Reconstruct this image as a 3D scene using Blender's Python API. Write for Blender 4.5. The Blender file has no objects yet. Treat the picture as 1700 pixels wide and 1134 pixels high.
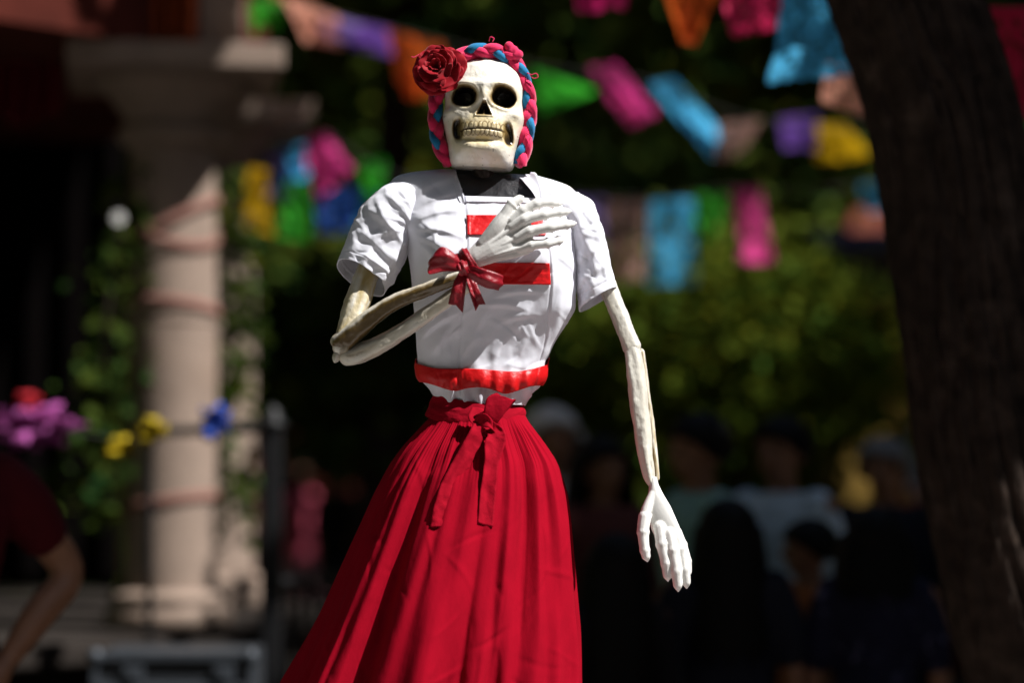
import bpy, bmesh, math, random
import numpy as np
from mathutils import Vector, Matrix

# ------------------------------------------------------------------ camera, sky, sun, exposure
scene = bpy.context.scene
COL = scene.collection
K = 36.0 / 85.0 / 1700.0                 # tangent of one photo pixel
CAM_H = 1.5
TILT = math.atan((780 - 567) * K)
cam_data = bpy.data.cameras.new("camera")
cam_data.lens = 85.0
cam_data.sensor_width = 36.0
cam_data.clip_start = 0.1
cam_data.clip_end = 2000.0
cam_data.dof.use_dof = True
cam_data.dof.focus_distance = 4.93
cam_data.dof.aperture_fstop = 0.98
cam_data.dof.aperture_blades = 9
cam = bpy.data.objects.new("camera", cam_data)
COL.objects.link(cam)
cam.location = (0, 0, CAM_H)
cam.rotation_euler = (math.pi / 2 + TILT, 0, 0)
scene.camera = cam

SUN_EL, SUN_AZ = math.radians(51), math.radians(67)   # azimuth: to the right of the viewer's back
sun_dir = Vector((math.cos(SUN_EL) * math.sin(SUN_AZ), -math.cos(SUN_EL) * math.cos(SUN_AZ), math.sin(SUN_EL)))
world = bpy.data.worlds.new("World")
scene.world = world
world.use_nodes = True
wn = world.node_tree.nodes
wl = world.node_tree.links
sky = wn.new("ShaderNodeTexSky")
sky.sky_type = 'NISHITA'
sky.sun_disc = False
sky.sun_elevation = SUN_EL
sky.sun_rotation = math.atan2(sun_dir.x, sun_dir.y)
wn["Background"].inputs[1].default_value = 0.062
wl.new(sky.outputs[0], wn["Background"].inputs[0])
sun_data = bpy.data.lights.new("sun", 'SUN')
sun_data.energy = 5.0
sun_data.angle = math.radians(0.5)
sun_data.color = (1.0, 0.975, 0.945)
sun = bpy.data.objects.new("sun", sun_data)
COL.objects.link(sun)
sun.rotation_euler = (-sun_dir).to_track_quat('-Z', 'Y').to_euler()
scene.view_settings.view_transform = 'Standard'
scene.view_settings.look = 'None'
scene.view_settings.gamma = 1.0
scene.view_settings.use_curve_mapping = False
scene.view_settings.exposure = 0.8
scene.render.engine = 'CYCLES'
scene.cycles.use_denoising = True
scene.cycles.max_bounces = 8
scene.cycles.sample_clamp_indirect = 6.0

rng = np.random.default_rng(7)
random.seed(7)
PI = math.pi

# ------------------------------------------------------------------ helpers
def hashf(i, j, k, seed):
    h = (i * 374761393 + j * 668265263 + k * 2147483647 + seed * 974634777) & 0xFFFFFFFF
    h = ((h ^ (h >> 13)) * 1274126177) & 0xFFFFFFFF
    h = (h ^ (h >> 16)) & 0xFFFF
    return h / 32767.5 - 1.0

def noise3(p, seed=0):
    p = np.asarray(p, float)
    i = np.floor(p).astype(np.int64)
    f = p - i
    u = f * f * f * (f * (f * 6 - 15) + 10)
    r = 0
    for a in (0, 1):
        wa = u[..., 0] if a else 1 - u[..., 0]
        for b in (0, 1):
            wb = u[..., 1] if b else 1 - u[..., 1]
            for c in (0, 1):
                wc = u[..., 2] if c else 1 - u[..., 2]
                r = r + wa * wb * wc * hashf(i[..., 0] + a, i[..., 1] + b, i[..., 2] + c, seed)
    return r

def fbm(p, octs=4, seed=0):
    p = np.asarray(p, float)
    r, a, t = 0, 1.0, 0
    for o in range(octs):
        r = r + a * noise3(p * (2 ** o) + o * 17.3, seed + o)
        t += a
        a *= 0.5
    return r / t

def n2(x, y, sx, sy=None, octs=3, seed=0):
    sy = sy or sx
    x, y = np.broadcast_arrays(np.asarray(x, float), np.asarray(y, float))
    return fbm(np.stack([x / sx, y / sy, np.zeros_like(x) + seed * 3.7], -1), octs, seed)

def sstep(a, b, x):
    t = np.clip((np.asarray(x, float) - a) / (b - a), 0, 1)
    return t * t * (3 - 2 * t)

S = 5 * K
def W(p):                                # figure space (photo pixels at 5 m, depth in the same unit) -> metres
    p = np.asarray(p, float)
    return np.stack([(p[..., 0] - 850) * S, 5 + p[..., 2] * S, CAM_H + (780 - p[..., 1]) * S], -1)

def W2(p):                               # the same, for points measured on parts nearer than 5 m
    p = np.array(p, float)
    g = 1 + p[..., 2] * S / 5
    q = p.copy()
    q[..., 0] = 850 + (p[..., 0] - 850) * g
    q[..., 1] = 780 + (p[..., 1] - 780) * g
    return W(q)

def P(px, py, Y):                        # a point of the place at distance Y
    dx, dy = (px - 850) * K, -(py - 567) * K
    ct, st = math.cos(TILT), math.sin(TILT)
    d = Vector((dx, ct - dy * st, st + dy * ct))
    return Vector((0, 0, CAM_H)) + d * (Y / d.y)

def tag(o, label=None, cat=None, group=None, kind=None):
    if label: o["label"] = label
    if cat: o["category"] = cat
    if group: o["group"] = group
    if kind: o["kind"] = kind
    return o

def adopt(o, parent):
    if parent is not None:
        o.parent = parent
        base = parent
        m = Matrix.Identity(4)
        while base is not None:
            m = base.matrix_basis.copy() @ m if base.parent is None else m
            base = base.parent
        o.matrix_parent_inverse = (m if parent.parent is None else Matrix.Identity(4)).inverted()

def empty(name, loc, label=None, cat=None, group=None):
    e = bpy.data.objects.new(name, None)
    e.location = loc
    e.empty_display_size = 0.1
    COL.objects.link(e)
    return tag(e, label, cat, group)

def mesh_obj(name, v, f, mat, parent=None, smooth=True, col=None, attr=None):
    me = bpy.data.meshes.new(name)
    v = np.asarray(v, float)
    if isinstance(f, np.ndarray):
        me.vertices.add(len(v))
        me.vertices.foreach_set("co", v.ravel())
        n, m = f.shape
        me.loops.add(n * m)
        me.polygons.add(n)
        me.loops.foreach_set("vertex_index", f.ravel().astype(np.int32))
        me.polygons.foreach_set("loop_start", np.arange(0, n * m, m, dtype=np.int32))
        me.polygons.foreach_set("loop_total", np.full(n, m, dtype=np.int32))
        me.update(calc_edges=True)
    else:
        me.from_pydata([tuple(q) for q in v], [], [tuple(int(i) for i in q) for q in f])
    if smooth:
        me.polygons.foreach_set("use_smooth", np.ones(len(me.polygons), dtype=bool))
    if col is not None:
        ca = me.color_attributes.new("Col", 'FLOAT_COLOR', 'POINT')
        c = np.ones((len(v), 4))
        c[:, :3] = col
        ca.data.foreach_set("color", c.ravel())
    me.materials.append(mat)
    o = bpy.data.objects.new(name, me)
    COL.objects.link(o)
    adopt(o, parent)
    return o

def grid_faces(nr, nc, close=False, flip=False):
    i = np.arange(nr - 1)[:, None]
    j = np.arange(nc if close else nc - 1)[None, :]
    j2 = (j + 1) % nc
    a = i * nc + j; b = i * nc + j2; c = (i + 1) * nc + j2; d = (i + 1) * nc + j
    f = np.stack([a, b, c, d], -1).reshape(-1, 4)
    return f[:, ::-1].copy() if flip else f

def catmull(pts, n):
    pts = np.asarray(pts, float)
    if len(pts) == 2:
        t = np.linspace(0, 1, n)[:, None]
        return pts[0] * (1 - t) + pts[1] * t
    q = np.vstack([2 * pts[0] - pts[1], pts, 2 * pts[-1] - pts[-2]])
    m = len(pts) - 1
    out = []
    for u in np.linspace(0, m, n):
        i = min(int(u), m - 1)
        t = u - i
        p0, p1, p2, p3 = q[i], q[i + 1], q[i + 2], q[i + 3]
        out.append(0.5 * ((2 * p1) + (p2 - p0) * t + (2 * p0 - 5 * p1 + 4 * p2 - p3) * t * t + (3 * p1 - p0 - 3 * p2 + p3) * t ** 3))
    return np.array(out)

def frames(p):
    t = np.gradient(p, axis=0)
    t /= np.linalg.norm(t, axis=1)[:, None] + 1e-12
    ref = np.array([0, 0, 1.0]) if abs(t[0][2]) < 0.9 else np.array([0, 1.0, 0])
    u = np.cross(t[0], ref); u /= np.linalg.norm(u)
    us = [u]
    for i in range(1, len(p)):
        u = us[-1] - t[i] * np.dot(us[-1], t[i])
        u /= np.linalg.norm(u)
        us.append(u)
    us = np.array(us)
    return t, us, np.cross(t, us)

class MB:
    """collects pieces of one part"""
    def __init__(self): self.v = []; self.f = []; self.n = 0
    def add(self, v, f):
        v = np.asarray(v, float)
        self.v.append(v)
        self.f += [tuple(int(i) + self.n for i in q) for q in f]
        self.n += len(v)
    def tube(self, pts, rad, seg=12, n=None, cap=True):
        pts = np.asarray(pts, float)
        rad = np.broadcast_to(np.asarray(rad, float), (len(pts),)) if np.ndim(rad) < 2 else np.asarray(rad, float)
        if n:
            r = catmull(np.c_[rad, rad * 0], n)[:, 0]
            pts = catmull(pts, n); rad = np.maximum(r, 1e-5)
        t, u, w = frames(pts)
        if cap:
            h = np.array([0.3, 0.7, 0.92]); g = np.sqrt(1 - h ** 2)
            p0 = pts[0] - t[0] * rad[0] * g[:, None] ; p1 = pts[-1] + t[-1] * rad[-1] * g[::-1][:, None]
            pts = np.vstack([p0, pts, p1])
            rad = np.r_[rad[0] * h, rad, rad[-1] * h[::-1]]
            u = np.vstack([np.repeat(u[:1], 3, 0), u, np.repeat(u[-1:], 3, 0)])
            w = np.vstack([np.repeat(w[:1], 3, 0), w, np.repeat(w[-1:], 3, 0)])
        a = np.linspace(0, 2 * PI, seg, endpoint=False)
        v = pts[:, None, :] + rad[:, None, None] * (np.cos(a)[None, :, None] * u[:, None, :] + np.sin(a)[None, :, None] * w[:, None, :])
        nr = len(pts)
        f = [tuple(q) for q in grid_faces(nr, seg, True)]
        f.append(tuple(range(seg))[::-1]); f.append(tuple(range((nr - 1) * seg, nr * seg)))
        self.add(v.reshape(-1, 3), f)
        return self
    def ball(self, c, r, seg=14, rings=9, rot=None):
        r = np.broadcast_to(np.asarray(r, float), (3,))
        th = np.linspace(0, PI, rings + 1)[1:-1]
        a = np.linspace(0, 2 * PI, seg, endpoint=False)
        v = np.stack([np.sin(th)[:, None] * np.cos(a), np.sin(th)[:, None] * np.sin(a), np.cos(th)[:, None] * np.ones(seg)], -1).reshape(-1, 3)
        v = np.vstack([v, [[0, 0, 1], [0, 0, -1]]]) * r
        if rot is not None: v = v @ np.array(rot.to_3x3()).T
        m = len(th)
        f = [tuple(q) for q in grid_faces(m, seg, True, True)]
        f = [q[::-1] for q in f]
        for j in range(seg):
            f.append((m * seg, j, (j + 1) % seg)); f.append((m * seg + 1, (m - 1) * seg + (j + 1) % seg, (m - 1) * seg + j))
        self.add(v + np.asarray(c, float), f)
        return self
    def box(self, c, h, rz=0.0, bev=0.0):
        c = np.asarray(c, float); h = np.asarray(h, float)
        s = np.array([[x, y, z] for x in (-1, 1) for y in (-1, 1) for z in (-1, 1)], float) * h
        R = np.array([[math.cos(rz), -math.sin(rz), 0], [math.sin(rz), math.cos(rz), 0], [0, 0, 1]])
        self.add(s @ R.T + c, [(0, 1, 3, 2), (4, 6, 7, 5), (0, 4, 5, 1), (2, 3, 7, 6), (0, 2, 6, 4), (1, 5, 7, 3)])
        return self
    def loft(self, secs, cap=True):
        secs = np.asarray(secs, float)
        nr, nc = secs.shape[:2]
        f = [tuple(q) for q in grid_faces(nr, nc, True)]
        if cap: f.append(tuple(range(nc))[::-1]); f.append(tuple(range((nr - 1) * nc, nr * nc)))
        self.add(secs.reshape(-1, 3), f)
        return self
    def lathe(self, prof, c, seg=32):
        prof = np.asarray(prof, float); c = np.asarray(c, float)
        a = np.linspace(0, 2 * PI, seg, endpoint=False)
        secs = np.stack([prof[:, :1] * np.cos(a), prof[:, :1] * np.sin(a), prof[:, 1:2] * np.ones(seg)], -1) + c
        return self.loft(secs)
    def build(self, name, mat, parent=None, smooth=True, remesh=0, sm=0, bevel=0):
        o = mesh_obj(name, np.vstack(self.v), self.f, mat, parent, smooth)
        if remesh:
            m = o.modifiers.new("remesh", 'REMESH'); m.mode = 'VOXEL'; m.voxel_size = remesh; m.use_smooth_shade = True
        if sm:
            m = o.modifiers.new("smooth", 'SMOOTH'); m.iterations = sm; m.factor = 0.5
        if bevel:
            m = o.modifiers.new("bevel", 'BEVEL'); m.width = bevel; m.segments = 2; m.limit_method = 'ANGLE'
        return o

# ------------------------------------------------------------------ materials
def principled(name, color=(0.8, 0.8, 0.8), rough=0.6, spec=0.5, col_attr=False, noise=None, bump=None, transl=0.0,
               metallic=0.0, coat=0.0, sheen=0.0, var=None):
    """noise: (scale, amount) brightness mottling; bump: list of (kind, scale, strength, distance); var: (scale, other colour, lo, hi)"""
    m = bpy.data.materials.new(name)
    m.use_nodes = True
    nt = m.node_tree; N = nt.nodes; L = nt.links
    b = N["Principled BSDF"]
    b.inputs["Roughness"].default_value = rough
    b.inputs["Specular IOR Level"].default_value = spec
    b.inputs["Metallic"].default_value = metallic
    b.inputs["Coat Weight"].default_value = coat
    b.inputs["Coat Roughness"].default_value = 0.12
    b.inputs["Sheen Weight"].default_value = sheen
    tc = N.new("ShaderNodeTexCoord")
    if col_attr:
        a = N.new("ShaderNodeAttribute"); a.attribute_name = "Col"; cs = a.outputs["Color"]
    else:
        a = N.new("ShaderNodeRGB"); a.outputs[0].default_value = (*color, 1); cs = a.outputs[0]
    if var:
        for (sc_, c2, lo, hi) in (var if isinstance(var, list) else [var]):
            t = N.new("ShaderNodeTexNoise"); t.inputs["Scale"].default_value = sc_; t.inputs["Detail"].default_value = 6; t.inputs["Roughness"].default_value = 0.62
            L.new(tc.outputs["Object"], t.inputs["Vector"])
            r = N.new("ShaderNodeMapRange"); r.inputs[1].default_value = lo; r.inputs[2].default_value = hi
            L.new(t.outputs[0], r.inputs[0])
            x = N.new("ShaderNodeMix"); x.data_type = 'RGBA'
            L.new(r.outputs[0], x.inputs[0]); L.new(cs, x.inputs[6]); x.inputs[7].default_value = (*c2, 1)
            cs = x.outputs[2]
    if noise:
        t = N.new("ShaderNodeTexNoise"); t.inputs["Scale"].default_value = noise[0]; t.inputs["Detail"].default_value = 5
        L.new(tc.outputs["Object"], t.inputs["Vector"])
        r = N.new("ShaderNodeMapRange"); r.inputs[1].default_value = 0.3; r.inputs[2].default_value = 0.7
        r.inputs[3].default_value = 1 - noise[1]; r.inputs[4].default_value = 1 + noise[1] * 0.5
        L.new(t.outputs[0], r.inputs[0])
        x = N.new("ShaderNodeVectorMath"); x.operation = 'SCALE'
        L.new(cs, x.inputs[0]); L.new(r.outputs[0], x.inputs["Scale"])
        cs = x.outputs[0]
    L.new(cs, b.inputs["Base Color"])
    nrm = None
    for (kind, sc_, st, dist) in (bump or []):
        if kind == 'voronoi':
            t = N.new("ShaderNodeTexVoronoi"); t.inputs["Scale"].default_value = sc_ if not isinstance(sc_, tuple) else 1
        else:
            t = N.new("ShaderNodeTexNoise"); t.inputs["Scale"].default_value = sc_ if not isinstance(sc_, tuple) else 1; t.inputs["Detail"].default_value = 4
        vec = tc.outputs["Object"]
        if isinstance(sc_, tuple):
            mp = N.new("ShaderNodeMapping"); mp.inputs["Scale"].default_value = sc_; L.new(vec, mp.inputs[0]); vec = mp.outputs[0]
        L.new(vec, t.inputs["Vector"])
        bp = N.new("ShaderNodeBump"); bp.inputs["Strength"].default_value = st; bp.inputs["Distance"].default_value = dist
        L.new(t.outputs[0], bp.inputs["Height"])
        if nrm is not None: L.new(nrm, bp.inputs["Normal"])
        nrm = bp.outputs[0]
    if nrm is not None: L.new(nrm, b.inputs["Normal"])
    if transl:
        tr = N.new("ShaderNodeBsdfTranslucent"); L.new(cs, tr.inputs[0])
        mx = N.new("ShaderNodeMixShader"); mx.inputs[0].default_value = transl
        L.new(b.outputs[0], mx.inputs[1]); L.new(tr.outputs[0], mx.inputs[2])
        L.new(mx.outputs[0], N["Material Output"].inputs[0])
    return m

M = {}
M['cotton'] = principled("white_cotton", (0.81, 0.815, 0.885), 0.85, 0.2, noise=(9, 0.03), bump=[('noise', 900, 0.12, 0.0006), ('noise', 40, 0.18, 0.004)], transl=0.16, sheen=0.1)
M['skull'] = principled("painted_papier_mache", rough=0.27, spec=0.5, col_attr=True, noise=(60, 0.07), bump=[('noise', 70, 0.5, 0.003), ('noise', 330, 0.25, 0.0008)], coat=0.25)
M['bone'] = principled("stained_paper_bone", (0.66, 0.61, 0.50), 0.38, 0.5, col_attr=False, noise=(45, 0.10), coat=0.3,
                       var=[(9, (0.40, 0.29, 0.12), 0.53, 0.72), (26, (0.25, 0.17, 0.06), 0.62, 0.80)], bump=[('noise', (60, 60, 22), 0.6, 0.005), ('noise', 200, 0.3, 0.0012)])
M['bone_pale'] = principled("pale_paper_bone", (0.72, 0.70, 0.60), 0.42, 0.5, noise=(45, 0.08), coat=0.2,
                            var=[(12, (0.56, 0.47, 0.28), 0.56, 0.76)], bump=[('noise', (60, 60, 18), 0.6, 0.005), ('noise', 200, 0.3, 0.0012)])
M['hand'] = principled("white_plastic_hand", (0.74, 0.73, 0.70), 0.5, 0.4, noise=(40, 0.05), bump=[('noise', 420, 0.22, 0.0008), ('noise', 90, 0.25, 0.0018)])
M['black'] = principled("shiny_black_paper", (0.010, 0.010, 0.012), 0.42, 0.4, bump=[('noise', 22, 0.5, 0.012)])
M['neck'] = principled("dark_neck_post", (0.03, 0.018, 0.012), 0.4, 0.5, bump=[('noise', 120, 0.6, 0.004)])
M['skirt'] = principled("red_cotton", (0.29, 0.0025, 0.013), 0.95, 0.04, noise=(14, 0.10), bump=[('noise', 1000, 0.12, 0.0006), ('noise', (120, 120, 45), 0.3, 0.0022)], transl=0.12)
M['sash'] = principled("red_sash_cotton", (0.30, 0.003, 0.014), 0.9, 0.06, noise=(30, 0.12), bump=[('noise', 900, 0.15, 0.0006), ('noise', 60, 0.6, 0.004)], transl=0.08)
M['satin'] = principled("red_satin_ribbon", (0.55, 0.006, 0.008), 0.42, 0.3, noise=(30, 0.08), bump=[('noise', 70, 0.5, 0.004)])
M['bow'] = principled("crimson_satin", (0.23, 0.0012, 0.009), 0.42, 0.5, noise=(50, 0.1), bump=[('noise', 90, 0.6, 0.004)])
M['petal'] = principled("rose_petal_fabric", (0.33, 0.0015, 0.010), 0.6, 0.2, noise=(60, 0.12), bump=[('noise', 120, 0.2, 0.0015)], transl=0.25, sheen=0.08)
M['pink_yarn'] = principled("hot_pink_yarn", (0.72, 0.018, 0.10), 0.8, 0.2, noise=(120, 0.12), bump=[('noise', 300, 0.3, 0.0015)], sheen=0.3)
M['blue_yarn'] = principled("blue_yarn", (0.01, 0.17, 0.36), 0.8, 0.2, noise=(120, 0.12), bump=[('noise', 300, 0.3, 0.0015)], sheen=0.2)

# ------------------------------------------------------------------ ground
def brick_mat(name, c1, c2, mortar, scale, rough=0.8):
    m = principled(name, c1, rough, 0.3, bump=[('noise', 30, 0.3, 0.004)])
    nt = m.node_tree; N = nt.nodes; L = nt.links
    t = N.new("ShaderNodeTexBrick"); tc = N.new("ShaderNodeTexCoord")
    L.new(tc.outputs["Object"], t.inputs["Vector"])
    t.inputs["Scale"].default_value = scale
    for i, c in enumerate((c1, c2, mortar)): t.inputs[1 + i].default_value = (*c, 1)
    L.new(t.outputs[0], N["Principled BSDF"].inputs["Base Color"])
    return m
M['paving'] = brick_mat("stone_paving", (0.42, 0.40, 0.38), (0.36, 0.34, 0.33), (0.2, 0.19, 0.18), 1.2)
M['earth'] = principled("earth", (0.11, 0.085, 0.06), 0.95, 0.1, noise=(3, 0.3), bump=[('noise', 12, 0.5, 0.03)])
xs = np.linspace(-400, 400, 41); ys = np.linspace(-200, 700, 46)
gx, gy = np.meshgrid(xs, ys)
tag(mesh_obj("ground", np.stack([gx, gy, gx * 0 - 0.02], -1).reshape(-1, 3), grid_faces(46, 41), M['earth'], smooth=False), kind="structure")
tag(MB().box((0, 1.4, -0.006), (14, 4.2, 0.01)).build("paved_plaza", M['paving'], smooth=False), kind="structure")  # unseen paving, sized so its bounce fills the figure and spares the bandstand
# a low stone plinth that carries the figure (below the picture)
tag(MB().box((-0.22, 5.0, 0.30), (0.62, 0.55, 0.30)).box((-0.22, 5.0, 0.62), (0.68, 0.61, 0.03)).build("stone_plinth", M['paving'], smooth=False, bevel=0.01), kind="structure")

# ------------------------------------------------------------------ THE PLACE: trees, bandstand, walls, stall
M['leaf'] = principled("leaves", rough=0.8, spec=0.03, col_attr=True, transl=0.25)
M['bark'] = principled("bark", (0.028, 0.019, 0.0145), 0.95, 0.1, noise=(18, 0.5), var=[(7, (0.06, 0.042, 0.032), 0.55, 0.75)], bump=[('noise', (40, 40, 9), 1.0, 0.02), ('noise', 140, 0.5, 0.004)])
M['stone'] = principled("pink_quarry_stone", (0.255, 0.19, 0.15), 0.85, 0.2, noise=(7, 0.15), var=[(2.5, (0.22, 0.155, 0.115), 0.5, 0.75)], bump=[('noise', 50, 0.4, 0.006)])
M['shaded_stone'] = principled("shade_darkened_stone", (0.026, 0.021, 0.018), 0.9, 0.1, noise=(7, 0.2), bump=[('noise', 40, 0.4, 0.006)])  # stone darkened to carry the shade on the bandstand platform
M['ochre'] = principled("ochre_plaster", (0.40, 0.25, 0.06), 0.9, 0.1, noise=(3, 0.2))
M['redpaint'] = principled("dark_red_plaster", (0.07, 0.014, 0.009), 0.9, 0.1, noise=(4, 0.3))
M['tile'] = principled("clay_roof_tile", (0.18, 0.05, 0.03), 0.85, 0.1, noise=(6, 0.3))
M['iron'] = principled("black_iron", (0.008, 0.008, 0.009), 0.5, 0.3)
M['glass'] = principled("dark_window_glass", (0.02, 0.025, 0.03), 0.1, 0.6)

def leaf_cloud(blobs, n, size, seed, c0=(0.05, 0.078, 0.012), spread=0.3, clump=0.35, nclump=40):
    """leaf-shaped faces spread through ellipsoids (cx,cy,cz,rx,ry,rz); returns verts, faces, colours"""
    r = np.random.default_rng(seed)
    B = np.array(blobs, float)
    wts = B[:, 3] * B[:, 4] * B[:, 5]; wts /= wts.sum()
    bi = r.choice(len(B), nclump, p=wts)
    dirs = r.normal(size=(nclump, 3)); dirs /= np.linalg.norm(dirs, axis=1)[:, None]
    cc = B[bi, :3] + dirs * B[bi, 3:] * (r.uniform(0.25, 1, (nclump, 1)) ** 0.45)
    ci = r.integers(0, nclump, n)
    csz = r.uniform(0.5, 1.2, nclump)
    p = cc[ci] + r.normal(size=(n, 3)) * (clump * csz[ci])[:, None] * B[bi[ci], 3:]
    ax = r.normal(size=(n, 3)); ax[:, 2] -= 0.4; ax /= np.linalg.norm(ax, axis=1)[:, None]
    up = r.normal(size=(n, 3)) * 0.7; up[:, 2] += 1
    sd_ = np.cross(ax, up); sd_ /= np.linalg.norm(sd_, axis=1)[:, None] + 1e-9
    nm = np.cross(sd_, ax)
    l = size * r.uniform(0.6, 1.4, (n, 1)); w_ = l * r.uniform(0.28, 0.45, (n, 1))
    v = np.stack([p, p + ax * l * 0.5 + sd_ * w_ - nm * l * .05, p + ax * l + nm * l * -0.12, p + ax * l * 0.5 - sd_ * w_ - nm * l * .05], 1)
    f = np.arange(n * 4).reshape(n, 4)
    cv = (1 + spread * r.normal(size=(nclump, 1)) * 0.6)[ci] * (1 + spread * 0.4 * r.normal(size=(n, 1)))
    hue = r.normal(size=(n, 1)) * 0.2
    c = np.clip(np.array(c0) * np.clip(cv, 0.3, 2.2) * np.hstack([1 + hue, np.ones((n, 1)), 1 - hue]), 0.002, 0.3)
    return v.reshape(-1, 3), f, np.repeat(c, 4, 0), cc

def tree(name, base, top, r0, blobs, n, size, seed, label, cat="tree", group=None, c0=(0.05, 0.078, 0.012), limbs=8, nclump=60, clump=0.3):
    t = empty(name, base, label, cat, group)
    v, f, c, cc = leaf_cloud(blobs, n, size, seed, c0, nclump=nclump, clump=clump)
    mesh_obj("crown", v, f, M['leaf'], t, False, c)
    mb = MB()
    base = np.array(base, float); top = np.array(top, float)
    r = np.random.default_rng(seed)
    mid = (base + top) / 2 + r.normal(size=3) * 0.06 * np.linalg.norm(top - base)
    mid[2] = (base[2] + top[2]) / 2
    mb.tube([base, base + (mid - base) * .15, mid, top], [r0 * 1.5, r0 * 1.1, r0 * .9, r0 * .6], 12, 30)
    for q in cc[r.choice(len(cc), min(limbs, len(cc)), replace=False)]:
        s0 = mid + (top - mid) * r.uniform(0.3, 1.0)
        mb.tube([s0, (s0 + q) / 2 + (0, 0, 0.12 * np.linalg.norm(q - s0)), q], [r0 * .42, r0 * .25, r0 * .08], 7, 12)
    mb.build("trunk", M['bark'], t)
    return t

# far wood that closes the view
v, f, c, _ = leaf_cloud([(x_, 26 + (i_ % 2), 2.2 + 4.4 * j_, 2.4, 0.9, 2.6) for i_, x_ in enumerate((-9, -6, -3, 0, 3, 6, 9)) for j_ in (0, 1)], 60000, 0.22, 3, (0.09, 0.13, 0.022), nclump=700, clump=0.3)
wood = mesh_obj("far_wood", v, f, M['leaf'], None, False, c)
tag(wood, "dense dark green wood closing the view behind the square", "wood", kind="stuff")
an_ = np.linspace(0, 2 * PI, 160, endpoint=False)[None]; zs_ = np.linspace(-0.1, 11, 22)[:, None]      # wood carried on unseen behind the camera, added to block low sky
wob_ = 1 + 0.05 * n2(np.cos(an_) * 9 + 0 * zs_, np.sin(an_) * 9 + zs_ * .7, 1.3, seed=4)
gx = 17.5 * np.cos(an_) * wob_ + 0 * zs_; gyy = 8 + 21.0 * np.sin(an_) * wob_ + 0 * zs_; gz = zs_ + 0.9 * n2(np.cos(an_) * 9, np.sin(an_) * 9, .7, seed=6) * sstep(8, 11, zs_)
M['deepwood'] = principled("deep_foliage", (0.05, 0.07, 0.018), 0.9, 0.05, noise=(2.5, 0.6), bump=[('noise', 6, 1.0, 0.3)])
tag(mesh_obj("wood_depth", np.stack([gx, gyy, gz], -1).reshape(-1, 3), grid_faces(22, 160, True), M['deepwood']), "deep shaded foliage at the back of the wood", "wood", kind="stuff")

canopy = [((-4.6, 14.2, 0), "tall shade tree standing behind the bandstand columns", 11), ((-0.9, 15.6, 0), "tall shade tree directly behind the skeleton woman", 12), ((3.4, 14.8, 0), "tall shade tree behind the green bushy tree", 13),
          ((7.2, 15.2, 0), "tall shade tree far right behind the leaning trunk", 14), ((-2.6, 20.2, 0), "far shade tree between the bandstand and the skirt", 15), ((6.6, 20.5, 0), "far shade tree in front of the ochre house", 17), ((-7.6, 19.0, 0), "far shade tree left behind the bandstand", 18)]
for b_, lb, sd_ in canopy:
    r = np.random.default_rng(sd_)
    bl = [(b_[0] + r.uniform(-1, 1), b_[1] + r.uniform(-.8, .8), 6.4 + r.uniform(-.6, .6), 2.0, 2.0, 1.7), (b_[0] - 1.1, b_[1] + .3, 5.2, 1.6, 1.8, 1.2), (b_[0] + 1.2, b_[1] - .2, 5.4, 1.6, 1.8, 1.3), (b_[0], b_[1], 7.8, 1.8, 1.8, 1.2)]
    tree("shade_tree", b_, (b_[0] + .2, b_[1], 6.2), 0.16, bl, 9500, 0.27, sd_, lb, group="shade trees round the square", nclump=90, clump=0.3)
# unseen trees added above the picture to shade the square and cut sky
tree("unseen_shade_tree", (-3.3, 5.4, 0), (-2.4, 5.6, 4.6), 0.2, [(-1.0, 5.9, 5.4, 1.3, 1.0, 0.9), (-2.4, 5.8, 5.8, 1.2, 1.4, 1.1)], 9000, 0.16, 31, "unseen tree added to shade the left of the square", nclump=60)
tree("unseen_shade_tree", (5.2, 8.6, 0), (4.6, 8.3, 5.2), 0.2, [(4.1, 7.8, 5.9, 1.2, 1.0, 0.9), (5.2, 8.2, 6.3, 1.3, 1.2, 1.0)], 9000, 0.18, 32, "unseen tree added to shade the crowd on the right", nclump=60)
tree("unseen_shade_tree", (-5.2, 2.2, 0), (-4.2, 2.6, 5.2), 0.22, [(-3.6, 3.0, 6.4, 1.9, 2.6, 1.0), (-1.7, 3.4, 6.6, 1.0, 2.2, .8), (-4.6, 6.2, 6.8, 1.8, 2.0, 1.1), (-2.4, 7.4, 6.8, 1.5, 1.5, .9), (-.6, 6.6, 6.9, 1.0, 1.2, .7), (-.4, 8.2, 7.0, .9, .9, .7), (.6, 8.3, 6.5, .7, .6, .45)], 25000, 0.2, 33, "unseen tree added to shade the bandstand and the left of the square", nclump=120)
tree("unseen_shade_tree", (1.2, -3.2, 0), (0.8, -2.6, 5.4), 0.22, [(-2.0, -1.6, 6.6, 2.2, 1.8, 1.0), (1.6, -1.8, 6.8, 2.2, 1.6, 1.0), (4.4, -1.2, 6.6, 1.8, 1.8, 1.0)], 15000, 0.2, 34, "unseen tree added behind the camera to cut sky light", nclump=120)
tree("unseen_shade_tree", (8.2, 3.6, 0), (7.6, 4.0, 5.4), 0.22, [(8.2, 2.2, 6.6, 1.3, 2.2, 1.0), (7.4, 5.4, 6.8, 1.3, 1.8, 1.0), (7.2, 7.8, 6.8, 1.6, 1.8, 1.1), (7.2, 10.6, 6.8, 1.7, 2.0, 1.1)], 16000, 0.2, 35, "unseen tree added to shade the right of the square", nclump=120)
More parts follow.
